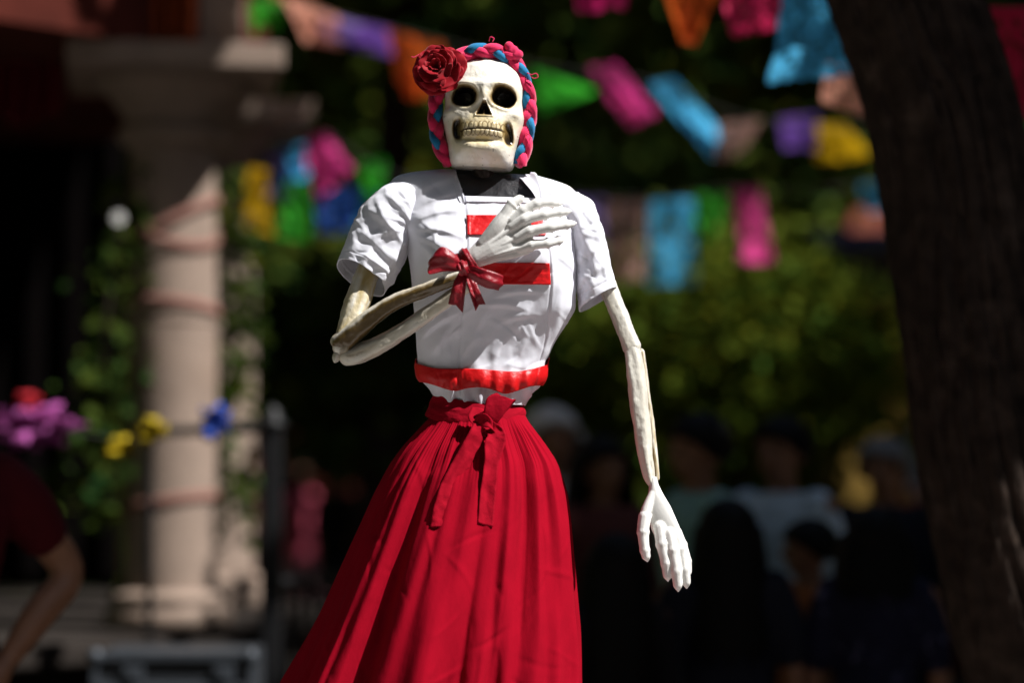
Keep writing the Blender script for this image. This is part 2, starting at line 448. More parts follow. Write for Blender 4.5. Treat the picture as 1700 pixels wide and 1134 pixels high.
# sunlit small trees in the middle distance
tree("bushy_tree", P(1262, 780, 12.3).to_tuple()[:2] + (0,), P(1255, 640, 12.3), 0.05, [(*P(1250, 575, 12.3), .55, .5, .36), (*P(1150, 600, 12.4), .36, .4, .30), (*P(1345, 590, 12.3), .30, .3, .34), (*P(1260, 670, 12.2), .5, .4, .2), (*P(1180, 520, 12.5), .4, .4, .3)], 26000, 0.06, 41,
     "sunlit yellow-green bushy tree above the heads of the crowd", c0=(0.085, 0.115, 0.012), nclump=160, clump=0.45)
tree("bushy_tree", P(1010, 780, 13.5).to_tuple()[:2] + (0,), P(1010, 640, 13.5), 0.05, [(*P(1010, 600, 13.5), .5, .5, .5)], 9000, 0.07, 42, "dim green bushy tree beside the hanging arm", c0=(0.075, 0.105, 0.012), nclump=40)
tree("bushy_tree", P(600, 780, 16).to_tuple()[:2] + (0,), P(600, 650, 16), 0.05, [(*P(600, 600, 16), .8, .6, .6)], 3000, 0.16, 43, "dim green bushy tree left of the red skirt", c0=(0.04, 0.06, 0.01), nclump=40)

# the leaning trunk on the right
def big_trunk():
    base = P(1845, 1783, 6.0)
    t = empty("leaning_tree", (base.x, base.y, 0), "dark rough tree trunk leaning in from the right edge", "tree")
    cen = [(1850, 1790, .30), (1800, 1500, .235), (1742, 1134, .205), (1706, 1000, .20), (1652, 750, .196), (1612, 480, .194), (1573, 220, .192), (1506, 0, .19), (1430, -220, .18), (1330, -520, .165)]
    pts = np.array([np.r_[np.array(P(a_, b_, 6.05)), r_] for a_, b_, r_ in cen])
    n, sg = 420, 220
    q = catmull(pts, n)
    p, rad = q[:, :3], q[:, 3]
    tt_, uu, ww = frames(p)
    a = np.linspace(0, 2 * PI, sg, endpoint=False)
    ln = np.r_[0, np.cumsum(np.linalg.norm(np.diff(p, axis=0), axis=1))][:, None]
    cx_, sx_ = np.cos(a)[None] + 0 * ln, np.sin(a)[None] + 0 * ln
    def f3(fr, fl, sd, oc=3): return fbm(np.stack([cx_ * fr, sx_ * fr, ln * fl + 0 * cx_], -1), oc, sd)
    furrow = 1 - np.abs(f3(5.5, 2.6, 3)) * 2.2
    plates = np.abs(f3(11, 6, 5))
    dsp = 0.016 * f3(1.6, 1.2, 1) - 0.020 * np.clip(furrow, 0, 1) ** 3 + 0.007 * plates + 0.003 * f3(26, 20, 7)
    v = p[:, None] + (rad[:, None] + dsp)[..., None] * (np.cos(a)[None, :, None] * uu[:, None] + np.sin(a)[None, :, None] * ww[:, None])
    mesh_obj("trunk", v.reshape(-1, 3), grid_faces(n, sg, True), M['bark'], t)
    top = Vector(p[-1])
    v, f, c, cc = leaf_cloud([(3.4, 5.3, 5.3, .55, .5, .5), (4.2, 5.5, 5.3, .8, .7, .6), (4.7, 6.4, 5.5, 1.0, 1.0, .8), (2.6, 4.85, 6.2, .5, .4, .3), (2.5, 4.95, 6.5, .6, .4, .3), (2.2, 5.6, 5.9, .6, .4, .35)], 18000, 0.15, 51, nclump=90, clump=0.28)  # unseen crown, clumps placed to shade the trunk, crowd and left person
    mesh_obj("crown", v, f, M['leaf'], t, False, c)
    mb = MB()
    for k_ in range(7):
        mb.tube([top - Vector((0, 0, .2)), (top + Vector(cc[k_ * 5])) / 2 + Vector((0, 0, .35)), cc[k_ * 5]], [.12, .07, .02], 8, 14)
    mb.build("limb", M['bark'], t)
big_trunk()

# bandstand
KC = np.array([-3.03, 10.2, 0.0])
kiosk = empty("bandstand", tuple(KC), "pink stone bandstand with round columns on a raised floor", "bandstand")
def octa(r, z0, z1, mb):
    a = PI / 8 + np.arange(8) * PI / 4
    ring = np.stack([np.cos(a) * r, np.sin(a) * r], -1) + KC[:2]
    mb.loft([np.c_[ring, np.full(8, z0)], np.c_[ring, np.full(8, z1)]])
mb = MB(); octa(2.25, -0.02, 0.80, mb); mb.build("platform", M['shaded_stone'], kiosk, False)
mb = MB(); octa(2.34, 0.80, 0.885, mb); mb.build("platform_edge", M['shaded_stone'], kiosk, False, bevel=0.015)
mb = MB(); octa(2.06, 3.13, 3.62, mb); mb.build("beam_ring", M['redpaint'], kiosk, False)
mb = MB(); octa(2.12, 3.62, 3.72, mb); a = PI / 8 + np.arange(8) * PI / 4
ring = np.stack([np.cos(a), np.sin(a)], -1)
mb.loft([np.c_[ring * r_ + KC[:2], np.full(8, z_)] for r_, z_ in ((2.12, 3.723), (1.4, 4.5), (.5, 5.2), (.05, 5.6))]); mb.build("roof", M['tile'], kiosk, False)
def column(x, y):
    ct = mb = MB()
    sh = [(.0, .885), (.185, .885), (.18, 1.05), (.178, 1.5), (.179, 2.06), (.172, 2.063), (.172, 2.072), (.178, 2.075), (.172, 2.5), (.164, 2.77), (.0, 2.77)]
    mb = MB().lathe(np.array(sh), (x, y, 0), 48)
    o = mb.build("column", M['stone'], kiosk)
    md = o.modifiers.new("es", 'EDGE_SPLIT'); md.split_angle = math.radians(35)
    b = MB().lathe(np.array([(0, .884), (.25, .884), (.25, .95), (.225, .97), (.225, .985), (.24, 1.0), (.225, 1.02), (.19, 1.035), (0, 1.035)]), (x, y, 0), 40); b.build("base", M['stone'], o)
    b = MB().lathe(np.array([(0, 2.765), (.17, 2.765), (.205, 2.785), (.222, 2.815), (.205, 2.845), (.175, 2.86), (.19, 2.88), (.22, 2.93), (.27, 2.99), (.32, 3.03), (0, 3.03)]), (x, y, 0), 48); b.build("capital", M['stone'], o)
    MB().box((x, y, 3.08), (.41, .41, .047), 0.16).build("abacus", M['stone'], o, False, bevel=0.008)
    return o
cols = [column(*(KC[:2] + 1.83 * np.array([math.cos(q), math.sin(q)]))) for q in (-PI / 8, PI / 8)]
MB().box((-1.16, 9.45, 3.36), (0.10, .12, .23), 0.1).build("impost_block", M['stone'], kiosk, False, bevel=0.01)
# house, wall and stall behind
house = empty("ochre_house", (5.2, 27, 0), "ochre house with clay tile roof beyond the crowd", "house")
MB().box((5.6, 25.2, 1.6), (2.3, .7, 1.6)).build("wall", M['ochre'], house, False)
for xx in (4.3, 5.6, 6.9):
    w_ = MB().box((xx, 24.49, 1.7), (.34, .03, .5)).build("window", M['redpaint'], house, False)
    MB().box((xx, 24.455, 1.7), (.28, .008, .44)).build("pane", M['glass'], w_, False)
rf = MB(); rf.loft([np.array([(3.1, 24.2, 3.2), (8.1, 24.2, 3.2), (8.1, 26.2, 3.2), (3.1, 26.2, 3.2)]), np.array([(3.1, 24.2, 3.3), (8.1, 24.2, 3.3), (8.1, 26.2, 3.3), (3.1, 26.2, 3.3)]), np.array([(3.6, 25.1, 4.2), (7.6, 25.1, 4.2), (7.6, 25.3, 4.2), (3.6, 25.3, 4.2)])])
rf.build("roof", M['tile'], house, False)
tag(MB().box((-1.75, 19.6, .86), (1.35, .15, .88)).box((-1.75, 19.6, 1.78), (1.4, .2, .05)).build("garden_wall", M['redpaint'], None, False, bevel=0.01), "low dull red garden wall left of the skirt", "wall")
stall = empty("market_stall", (3.3, 18, 0), "market stall with a dull purple awning behind the crowd", "stall")
M['awning'] = principled("purple_awning", (0.075, 0.045, 0.085), 0.85, 0.1, noise=(3, 0.2))
u = np.linspace(0, 1, 40)[None]; t_ = np.linspace(0, 1, 10)[:, None]
ax_ = 2.25 + 2.6 * u + 0 * t_; ay_ = 17.3 + 0.5 * t_ * 0 + 1.6 * np.clip(t_ - .35, 0, 1) + 0 * u; az_ = np.where(t_ < .35, 2.72 + t_ / .35 * .38 + .03 * np.sin(u * 60) * (t_ < .05), 3.1 + .35 * (t_ - .35)) + 0 * u
aw = mesh_obj("awning", np.stack([ax_, ay_, az_], -1).reshape(-1, 3), grid_faces(10, 40), M['awning'], stall); aw.modifiers.new("s", 'SOLIDIFY').thickness = 0.01
for xx, yy in ((2.35, 17.4), (4.75, 17.4), (2.35, 18.3), (4.75, 18.3)): MB().tube([(xx, yy, 0), (xx, yy, 3.0)], .025, 8).build("post", M['iron'], stall)
MB().box((3.55, 17.6, .8), (1.15, .35, .04)).box((3.55, 17.6, .4), (1.1, .3, .38)).build("counter", M['redpaint'], stall, False)

# ------------------------------------------------------------------ THE FIGURE
fig = empty("skeleton_figure", (-0.22, 5.0, 0.65), "skeleton woman with white blouse, red skirt and flowered braid, hand on her chest", "skeleton")

# --- skull
def build_skull():
    T = np.array([  # y, half width, front, back, exponent
        [87.0, 3, 3, 12, 2], [88.5, 20, 18, 34, 2], [92, 34, 32, 50, 2.05], [99, 48, 50, 64, 2.1], [110, 58, 64, 74, 2.15], [124, 64.5, 73, 80, 2.2],
        [138, 67.5, 78, 84, 2.25], [150, 68, 80, 84, 2.3], [163, 66, 79, 82, 2.4], [178, 66.5, 78, 80, 2.4], [192, 69.5, 78, 75, 2.5],
        [205, 67, 79, 66, 2.6], [220, 62.5, 81, 52, 2.8], [235, 59, 82.5, 42, 2.9], [250, 56, 83, 36, 3.0], [260, 54.5, 80, 32, 3.1],
        [268, 53.5, 74, 30, 3.2], [274, 51, 67, 27, 3.1], [277, 46, 58, 22, 3], [278.5, 30, 36, 12, 2.6], [279, 2, 3, 1, 2]])
    nr, na = 330, 440
    s = np.linspace(0, 1, nr)
    arc = np.r_[0, np.cumsum(np.hypot(np.diff(T[:, 0]), np.diff(T[:, 1])))]
    arc /= arc[-1]
    tab = np.stack([np.interp(s, arc, T[:, i]) for i in range(5)], -1)
    ker = np.exp(-np.linspace(-2, 2, 21) ** 2); ker /= ker.sum()
    for i in range(1, 5):
        e = np.pad(tab[:, i], 10, mode='edge'); tab[:, i] = np.convolve(e, ker, 'valid')
    tab[0, 1:4] = 0.5; tab[-1, 1:4] = 0.5
    # more samples on the face than on the back
    u = np.linspace(0, 1, na, endpoint=False)
    a = 2 * PI * u + 0.55 * np.sin(2 * PI * u - PI / 2 + PI) * 0   # front centred on pi/2
    a = PI / 2 + 2 * PI * (u - 0.5) - 0.62 * np.sin(2 * PI * (u - 0.5))
    y = np.repeat(tab[:, 0:1], na, 1); w = tab[:, 1:2]; f = tab[:, 2:3]; b = tab[:, 3:4]; ex = tab[:, 4:5]
    c, sn = np.cos(a)[None], np.sin(a)[None]
    x = w * np.sign(c) * np.abs(c) ** (2 / ex)
    d = np.where(sn > 0, -f, b) * np.abs(sn) ** (2 / ex)
    X = x + 0.0
    front = sstep(-8, -40, d)
    def ell(cx, cy, hw, hh, rot=0.0, p=2.0):
        dx, dy = X - cx, y - cy
        cr, sr = math.cos(rot), math.sin(rot)
        ux, uy = (dx * cr + dy * sr) / hw, (-dx * sr + dy * cr) / hh
        return (np.abs(ux) ** p + np.abs(uy) ** p) ** (1 / p)
    def g(cx, cy, sx, sy): return np.exp(-((X - cx) / sx) ** 2 - ((y - cy) / sy) ** 2)
    wob = n2(X, y, 14, seed=3) * 0.06
    eL, eR = ell(-31, 163, 20.8, 17.6, 0.10, 2.4) + wob, ell(34, 162, 20.3, 18.4, 0.35, 2.4) + wob
    disp = 0
    for e in (eL, eR): disp = disp + 38 * sstep(1.06, 0.50, e) - 1.4 * np.exp(-((e - 1.16) / 0.15) ** 2)
    disp = disp - 5.5 * g(-31, 141, 27, 7) - 5.5 * g(34, 140, 27, 7) - 3 * g(2, 146, 12, 9)        # brows
    disp = disp - 7.5 * g(2, 166, 8.5, 11) - 3 * g(2, 156, 7, 9)                                        # nasal bone
    nose = np.maximum(np.abs(X - 3) / (2.5 + 9.0 * np.clip((y - 172) / 21, 0, 1) + 1e-3), np.abs(y - 183.5) / 10.5)
    septum = np.exp(-((X - 3) / 2.2) ** 2) * sstep(176, 188, y)
    disp = disp + 17 * sstep(1.1, 0.72, nose) * (1 - 0.75 * septum)
    disp = disp - 2.0 * np.exp(-((nose - 1.22) / 0.16) ** 2)
    disp = disp - 8.5 * np.exp(-(((X - 2) / 33) ** 2) ** 1.6) * np.exp(-(((y - 213) / 20) ** 2) ** 1.4)  # muzzle
    cL, cR = ell(-39, 219, 9.5, 19, -0.12, 2.4) + wob, ell(44, 224, 8.5, 20, -0.12, 2.4) + wob
    for e in (cL, cR): disp = disp + 12 * sstep(1.2, 0.4, e)
    disp = disp - 7.5 * g(-54, 189, 15, 9) - 7.5 * g(58, 190, 14, 9)                                     # cheek bones
    disp = disp + 4.5 * g(-60, 150, 9, 18) + 4.0 * g(63, 150, 8, 18)                                     # temples
    disp = disp - 5 * np.exp(-(((X - 2) / 34) ** 2) ** 2) * np.exp(-((y - 249) / 11) ** 2) + 4.5 * np.exp(-((X - 2) / 40) ** 2 - ((y - 236) / 4.5) ** 2)
    # teeth: rows of ovals in relief, separated by grooves
    tx = (X - 2) + 0.8 * np.sin(X * 0.5)
    pitch = 7.4
    zone = sstep(37.5, 35.5, np.abs(tx)) 
    sag = 0.00 * X + 0.0022 * (X - 2) ** 2 * -1
    yu, yl = 212.6 + sag * -1, 223.6 + sag * -1
    th = 0
    ol = 0
    for yy, hh, off in ((yu, 6.4, 0.0), (yl, 5.6, 0.5)):
        ph = ((tx / pitch + off) % 1.0 - 0.5) * pitch
        e = np.sqrt((ph / (pitch * 0.47)) ** 2 + ((y - yy) / hh) ** 2)
        th = np.maximum(th, np.sqrt(np.clip(1 - e ** 2, 0, 1)))
        ol = np.maximum(ol, np.exp(-((e - 0.98) / 0.17) ** 2))
    disp = disp - 0.7 * th * zone
    gap = np.exp(-((y - (217.9 - sag)) / 1.5) ** 2) * zone
    disp = disp + 3.0 * gap
    disp = disp + n2(X, y, 9, seed=5) * 0.9 + n2(X, y, 26, seed=6) * 1.3
    d = d + disp * front
    # paint
    base = np.array([0.80, 0.765, 0.68]); dark = np.array([0.012, 0.009, 0.006]); brown = np.array([0.20, 0.12, 0.035]); ochre = np.array([0.60, 0.46, 0.20])
    C = np.broadcast_to(base, x.shape + (3,)).copy()
    def mix(col, k): 
        nonlocal C
        k = np.clip(k, 0, 1)[..., None]; C = C * (1 - k) + col * k
    nz = n2(X, y, 11, seed=9)
    mix(np.array([0.70, 0.60, 0.38]), (0.30 + 0.9 * nz) * g(2, 180, 70, 60))
    mix(ochre, 0.35 * sstep(-.1, .5, n2(X, y, 30, seed=77)) * sstep(150, 190, y))
    mix(ochre, 0.95 * g(2, 234, 46, 13) * sstep(-0.5, 0.5, nz + 0.3))
    mix(ochre, 0.55 * g(2, 208, 40, 12))
    mix(ochre, 0.5 * g(3, 196, 18, 8))
    for e in (eL, eR, cL * 1.08, cR * 1.08):
        mix(ochre, 0.6 * sstep(1.36, 1.02, e + nz * 0.2))
        mix(brown, 0.95 * sstep(1.12, 0.92, e + nz * 0.09))
        mix(dark, sstep(0.99, 0.80, e + nz * 0.04))
    mix(brown, 0.9 * sstep(1.35, 1.0, nose)); mix(dark, sstep(1.0, 0.75, nose) * (1 - 0.45 * septum))
    mix(ochre, 0.55 * zone * np.exp(-((y - 218) / 15) ** 4))
    mix(np.array([0.13, 0.075, 0.02]), 0.95 * ol * zone * sstep(-0.9, 0.2, nz + 0.35))
    mix(np.array([0.06, 0.04, 0.015]), 0.92 * gap)
    rootz = np.exp(-((np.abs(tx) - 38) / 4) ** 2) * np.exp(-((y - 218) / 11) ** 2)
    mix(brown, 0.7 * rootz)
    sp = n2(X * 1.0, y, 3.1, octs=2, seed=21)
    mix(np.array([0.10, 0.08, 0.06]), 0.8 * sstep(0.66, 0.78, sp))
    mask = front[..., None]
    C = C * mask + base * (1 - mask)
    # slight roll and turn
    ca, sa = math.cos(0.045), math.sin(0.045)
    yy = y - 185
    x2 = x * ca - yy * sa; y2 = x * sa + yy * ca
    cb, sb = math.cos(0.03), math.sin(0.03)
    x3 = x2 * cb - d * sb * -1; d3 = d * cb - x2 * sb
    v = np.stack([x3 + 803.5, y2 + 189.0, d3], -1)
    return mesh_obj("skull", W(v).reshape(-1, 3), grid_faces(nr, na, True), M['skull'], fig, True, C.reshape(-1, 3))
skull = build_skull()
skull["label"] = "glossy cream painted skull with dark hollow eyes and drawn teeth"

# --- neck post and black torso
nb = MB()
nb.tube(W(np.array([[800, 255, -2], [800, 272, -2], [801, 285, -2], [802, 312, -2]])), np.array([15, 17, 19, 30]) * S, 20, 24)
for k in range(5): nb.ball(W(np.array([790 + 5 * k, 284 + 4 * ((k * 7) % 3), -22])), 4.2 * S)
nb.build("neck_post", M['neck'], fig, remesh=0.0022, sm=2)

TT = np.array([  # y, left, right, front, back
    [283, 735, 890, 10, 30], [290, 690, 925, 26, 46], [298, 657, 950, 38, 58], [312, 644, 960, 50, 68], [335, 646, 961, 62, 78], [370, 656, 961, 79, 85],
    [400, 673, 960, 91, 88], [440, 681, 958, 97, 88], [480, 684, 957, 95, 86], [515, 687, 955, 84, 84], [545, 690, 936, 73, 80], [575, 691, 917, 65, 78],
    [600, 693, 905, 62, 76], [630, 698, 902, 64, 74], [645, 711, 894, 64, 68], [660, 724, 877, 62, 60], [676, 726, 872, 57, 57]], float)
tyf = np.linspace(283, 676, 400)
ttf = np.stack([np.interp(tyf, TT[:, 0], TT[:, i]) for i in range(5)], -1)
_k = np.exp(-np.linspace(-2, 2, 25) ** 2); _k /= _k.sum()
for i in range(1, 5): ttf[:, i] = np.convolve(np.pad(ttf[:, i], 12, mode='reflect', reflect_type='odd'), _k, 'valid')
def trow(y):
    return [np.interp(y, tyf, ttf[:, i]) for i in range(1, 5)]
def tilt_of(x, y): return (x - 800) * 0.07 * sstep(360, 292, y)

rs = np.random.default_rng(12)
creases = []     # x0,y0,x1,y1,width,amp (amp>0 = outwards ridge)
creases += [(690, 385, 770, 402, 5, 3.2), (688, 372, 768, 355, 5, 2.2), (692, 395, 760, 440, 6, 3.2), (690, 330, 755, 300, 7, 2.5), (700, 345, 772, 325, 5, 2.0), (695, 405, 742, 470, 6, 2.6),
            (700, 563, 764, 524, 4.5, 4.2), (706, 545, 760, 498, 6, 2.5), (715, 590, 775, 545, 6, 2.6), (703, 520, 735, 480, 6, 2.0),
            (820, 500, 900, 492, 3.5, 1.8), (800, 512, 880, 522, 4, 1.8), (830, 540, 900, 528, 4, 1.6), (790, 560, 830, 500, 5, 1.8), (850, 570, 885, 510, 5, 1.6),
            (920, 560, 950, 470, 6, 2.8), (925, 540, 957, 420, 6, 2.5), (905, 600, 930, 540, 5, 2.2), (930, 400, 958, 380, 5, 2.0), (925, 430, 956, 460, 5, 2.2),
            (770, 590, 800, 560, 6, 2), (820, 605, 840, 560, 5, 1.6), (860, 600, 880, 560, 5, 1.6), (730, 590, 745, 545, 5, 2.0),
            (815, 350, 835, 340, 3, 1.2), (900, 345, 935, 330, 4, 1.5), (905, 315, 945, 330, 6, 2.2)]
for _ in range(70):
    x0, y0 = rs.uniform(690, 950), rs.uniform(300, 640)
    an = rs.uniform(0, 2 * PI); le = rs.uniform(18, 60)
    creases.append((x0, y0, x0 + le * math.cos(an), y0 + le * math.sin(an), rs.uniform(1.8, 4.0), rs.choice([-1, 1]) * rs.uniform(0.4, 1.2)))
def strokes(x, y, cs):
    r = 0
    for (x0, y0, x1, y1, wd, am) in cs:
        dx, dy = x1 - x0, y1 - y0
        l = math.hypot(dx, dy); dx /= l; dy /= l
        t = (x - x0) * dx + (y - y0) * dy
        q = (x - x0) * -dy + (y - y0) * dx + 0.06 * l * np.sin(t / l * 3)
        fade = sstep(-0.15 * l, 0.3 * l, t) * sstep(1.15 * l, 0.6 * l, t)
        r = r + am * fade * np.where(q > 0, np.exp(-(q / wd) ** 2), np.exp(-(q / (wd * 2.2)) ** 2))
    return r
SEAM_L = np.array([[771, 330], [775, 370], [777, 414], [772, 470], [768, 530], [762, 610], [768, 670]], float)
SEAM_R = np.array([[893, 330], [903, 380], [911, 430], [914, 477], [906, 563], [893, 611], [880, 670]], float)
def seamx(sm, y): return np.interp(y, sm[:, 1], sm[:, 0])
def wr(x, y):
    r = 1.5 * strokes(x, y, creases)
    r = r + 2.4 * n2(x, y, 42, 60, 3, 31) + 0.45 * n2(x, y, 14, 18, 2, 33)
    r = r + 11 * np.exp(-((x - 742) / 42) ** 2 - ((y - 432) / 48) ** 2) + 11 * np.exp(-((x - 905) / 36) ** 2 - ((y - 428) / 48) ** 2)
    r = r - 4 * np.exp(-((x - 825) / 24) ** 2 - ((y - 445) / 60) ** 2)
    for sm in (SEAM_L, SEAM_R):
        q = x - seamx(sm, y)
        r = r - 1.8 * np.exp(-(q / 1.5) ** 2) * sstep(330, 340, y) + 0.8 * np.exp(-((q - 4) / 2.5) ** 2)
    # gathers towards the waist
    r = r + sstep(600, 668, y) * 3.0 * np.sin(x / 4.2 + 2.2 * n2(x, y, 30, seed=41)) 
    r = r + sstep(540, 610, y) * 3.0 * n2(x, y, 22, 200, 2, 43)
    return r
def torso_front(x, y, off=0.0):
    L_, R_, f_, b_ = trow(y)
    cx, hw = (L_ + R_) / 2, (R_ - L_) / 2
    t = np.clip(np.abs((x - cx) / hw), 0, 0.999)
    s_ = (1 - t ** 2.5) ** (1 / 2.5)
    return -f_ * s_ - wr(x, y) * np.minimum(1, s_ * 1.4) - off
def torso_rings(na, nr, y0, y1, inset=0.0, wrinkle=True, yfun=None):
    a = np.linspace(0, 2 * PI, na, endpoint=False)
    c, sn = np.cos(a)[None], np.sin(a)[None]
    t = np.linspace(0, 1, nr)[:, None]
    y = y0 + (y1 - y0) * t + 0 * c
    if yfun is not None:
        L_, R_, f_, b_ = trow(np.full_like(c, (y0 + y1) / 2))
        xg = (L_ + R_) / 2 + (R_ - L_) / 2 * c
        y = yfun(xg, t, sn)
    L_, R_, f_, b_ = trow(y)
    ex = 2 / 2.5
    x = (L_ + R_) / 2 + ((R_ - L_) / 2 - inset) * np.sign(c) * np.abs(c) ** ex
    d = np.where(sn > 0, -(f_ - inset), b_ - inset) * np.abs(sn) ** ex
    if wrinkle:
        wv = wr(x, y)
        k = np.clip(np.abs(sn) ** ex * 1.4, 0, 1)
        d = d - np.where(sn > 0, wv, -wv) * k
        x = x + np.sign(c) * wv * 0.8 * (1 - k)
    return x, y + tilt_of(x, y), d

x, y, d = torso_rings(120, 60, 283, 640, inset=9, wrinkle=False)
d = d + np.where(d < 0, -1, 1) * (3 * n2(x, y, 30, seed=51) + 2.0 * n2(x, y, 11, seed=52))
v = W(np.stack([x, y, d], -1)).reshape(-1, 3)
tf = [tuple(q) for q in grid_faces(60, 120, True)] + [tuple(range(120))[::-1]]
mesh_obj("black_torso", v, tf, M['black'], fig)["label"] = "shiny black torso showing in the square neckline"

# --- blouse
NA, NR = 420, 300
x, y, d = torso_rings(NA, NR, 283, 674)
gf = grid_faces(NR, NA, True)
yu = y - tilt_of(x, y)
lx = 750 + (yu - 283) * (771 - 750) / 50.0
rx = 876 + (yu - 283) * (893 - 876) / 50.0
dfr = d
cut = (x > lx) & (x < rx) & np.where(dfr < 0, yu < 333, yu < 300)
cutf = cut.ravel()[gf].all(1)
# hem fold along the neckline
edge = np.exp(-((yu - 337) / 4) ** 2) * ((x > 765) & (x < 897)) + (np.exp(-((x - lx + 3) / 4) ** 2) + np.exp(-((x - rx - 3) / 4) ** 2)) * (yu < 336)
d = d - np.where(d < 0, 1.6, 0) * np.clip(edge, 0, 1)
blouse = mesh_obj("blouse", W(np.stack([x, y, d], -1)).reshape(-1, 3), gf[~cutf], M['cotton'], fig)
m = blouse.modifiers.new("solid", 'SOLIDIFY'); m.thickness = 0.002; m.offset = -1
blouse["label"] = "white short-sleeved cotton blouse with square neckline and red ribbon stripes"

# collar facing folded at the right of the neckline
def ribbon(center, wid, hw, n=40, m=9, curl=0.0, name="ribbon", mat=None, parent=None, thick=0.0012, wave=0.0, seed=0, tip=0.0, fn=W2, fold=None):
    c = catmull(center, n); wv = catmull(wid, n); wv /= np.linalg.norm(wv, axis=1)[:, None]
    h = catmull(np.c_[np.asarray(hw, float), np.zeros(len(hw))], n)[:, 0]
    t = np.gradient(c, axis=0); t /= np.linalg.norm(t, axis=1)[:, None] + 1e-9
    nn = np.cross(t, wv); nn /= np.linalg.norm(nn, axis=1)[:, None] + 1e-9
    q = np.linspace(-1, 1, m)
    v = c[:, None] + wv[:, None] * (h[:, None] * q[None])[..., None]
    bend = curl * h[:, None] * (1 - q[None] ** 2)
    uu = np.arange(n)[:, None] * 1.0
    bend = bend + wave * n2(uu + 0 * q[None], q[None] * 12 + 0 * uu, 7, 9, 2, seed) 
    if fold is None and mat is M['bow']: fold = (1.0, 5.5, seed)
    if fold is not None: bend = bend + fold[0] * np.sin(q[None] * fold[1] + fold[2]) * np.ones((n, 1))
    v = v + nn[:, None] * bend[..., None]
    if tip: v = v + (t[:, None] * (tip * np.abs(q)[None] ** 1.0)[..., None]) * (np.linspace(0, 1, n)[:, None, None] ** 6)
    o = mesh_obj(name, fn(v).reshape(-1, 3), grid_faces(n, m), mat, parent)
    if thick:
        md = o.modifiers.new("solid", 'SOLIDIFY'); md.thickness = thick; md.offset = 0
    return o
ribbon([[897, 334, -64], [892, 316, -60], [884, 300, -50], [878, 291, -34], [872, 288, -12]], [[1, .1, .2], [1, -.2, .3], [1, -.4, .3], [1, -.5, .2], [1, -.5, 0.2]], [4, 8, 12, 13, 11], 30, 9, 0.35, "collar_facing", M['cotton'], blouse, wave=1.2, seed=3)
ribbon([[767, 334, -66], [762, 318, -60], [756, 302, -50], [751, 288, -32], [749, 282, -12]], [[1, 0, -.2], [1, 0, -.3], [1, 0, -.3], [1, 0, -.2], [1, 0, 0]], [4, 6, 7, 7, 7], 30, 9, 0.3, "collar_facing", M['cotton'], blouse, wave=0.8, seed=5)

# ribbon stripes and hem band
def patch(name, x0f, x1f, y0f, y1f, off, mat, nx=110, ny=26, seed=0):
    u = np.linspace(0, 1, nx)[None]; t = np.linspace(0, 1, ny)[:, None]
    yy = None
    xm = 840
    ym = y0f(xm) + (y1f(xm) - y0f(xm)) * t + 0 * u
    xx = x0f(ym) + (x1f(ym) - x0f(ym)) * u
    yy = y0f(xx) + (y1f(xx) - y0f(xx)) * t
    dd = torso_front(xx, yy, off) - 0.8 * n2(xx, yy, 16, 9, 2, seed) - 0.6 * np.exp(-((t - 0.05) / 0.05) ** 2) - 0.6 * np.exp(-((t - 0.95) / 0.05) ** 2)
    o = mesh_obj(name, W(np.stack([xx, yy + tilt_of(xx, yy), dd], -1)).reshape(-1, 3), grid_faces(ny, nx), mat, blouse)
    md = o.modifiers.new("solid", 'SOLIDIFY'); md.thickness = 0.0012; md.offset = 0
    return o
patch("ribbon_stripe", lambda y: seamx(SEAM_L, y) + 1, lambda y: seamx(SEAM_R, y) - 1, lambda x: 364 + 0 * x, lambda x: 398 + 0 * x, 2.2, M['satin'], seed=61)
patch("ribbon_stripe", lambda y: seamx(SEAM_L, y) + 1, lambda y: seamx(SEAM_R, y) - 1, lambda x: 444 + 0.003 * (x - 840), lambda x: 479 + 0 * x, 2.2, M['satin'], seed=62)
patch("neck_hem", lambda y: 772 + 0 * y, lambda y: 892 + 0 * y, lambda x: 331.5 + 0 * x, lambda x: 341 + 0 * x, 1.6, M['cotton'], ny=10, seed=63)
def band_y(xg, t, sn):
    top = 590 + 28 * np.sqrt(np.clip(1 - ((xg - 800) / 125) ** 2, 0, 1)) - 0.03 * (xg - 800) * -1
    top = np.where(sn > 0, top, 596 - 8 * np.abs(sn))
    return top + t * (33 + 3 * np.sin(xg / 13.0)) + 2.2 * np.sin(xg / 19 + 1)
x, y, d = torso_rings(360, 18, 590, 645, inset=-3.0, yfun=band_y)
tt = np.linspace(0, 1, 18)[:, None]
puff = 2.6 * np.sin(tt * PI) + 2.2 * n2(x, y, 13, 40, 2, 71) + 1.5
d = d + np.where(d < 0, -1, 1) * puff * 1.0
x = x + np.sign(x - 800) * puff * np.abs((x - 800) / 110) ** 3 * 0.8
hb = mesh_obj("hem_ribbon", W(np.stack([x, y, d], -1)).reshape(-1, 3), grid_faces(18, 360, True), M['satin'], blouse)
md = hb.modifiers.new("solid", 'SOLIDIFY'); md.thickness = 0.0012; md.offset = 0

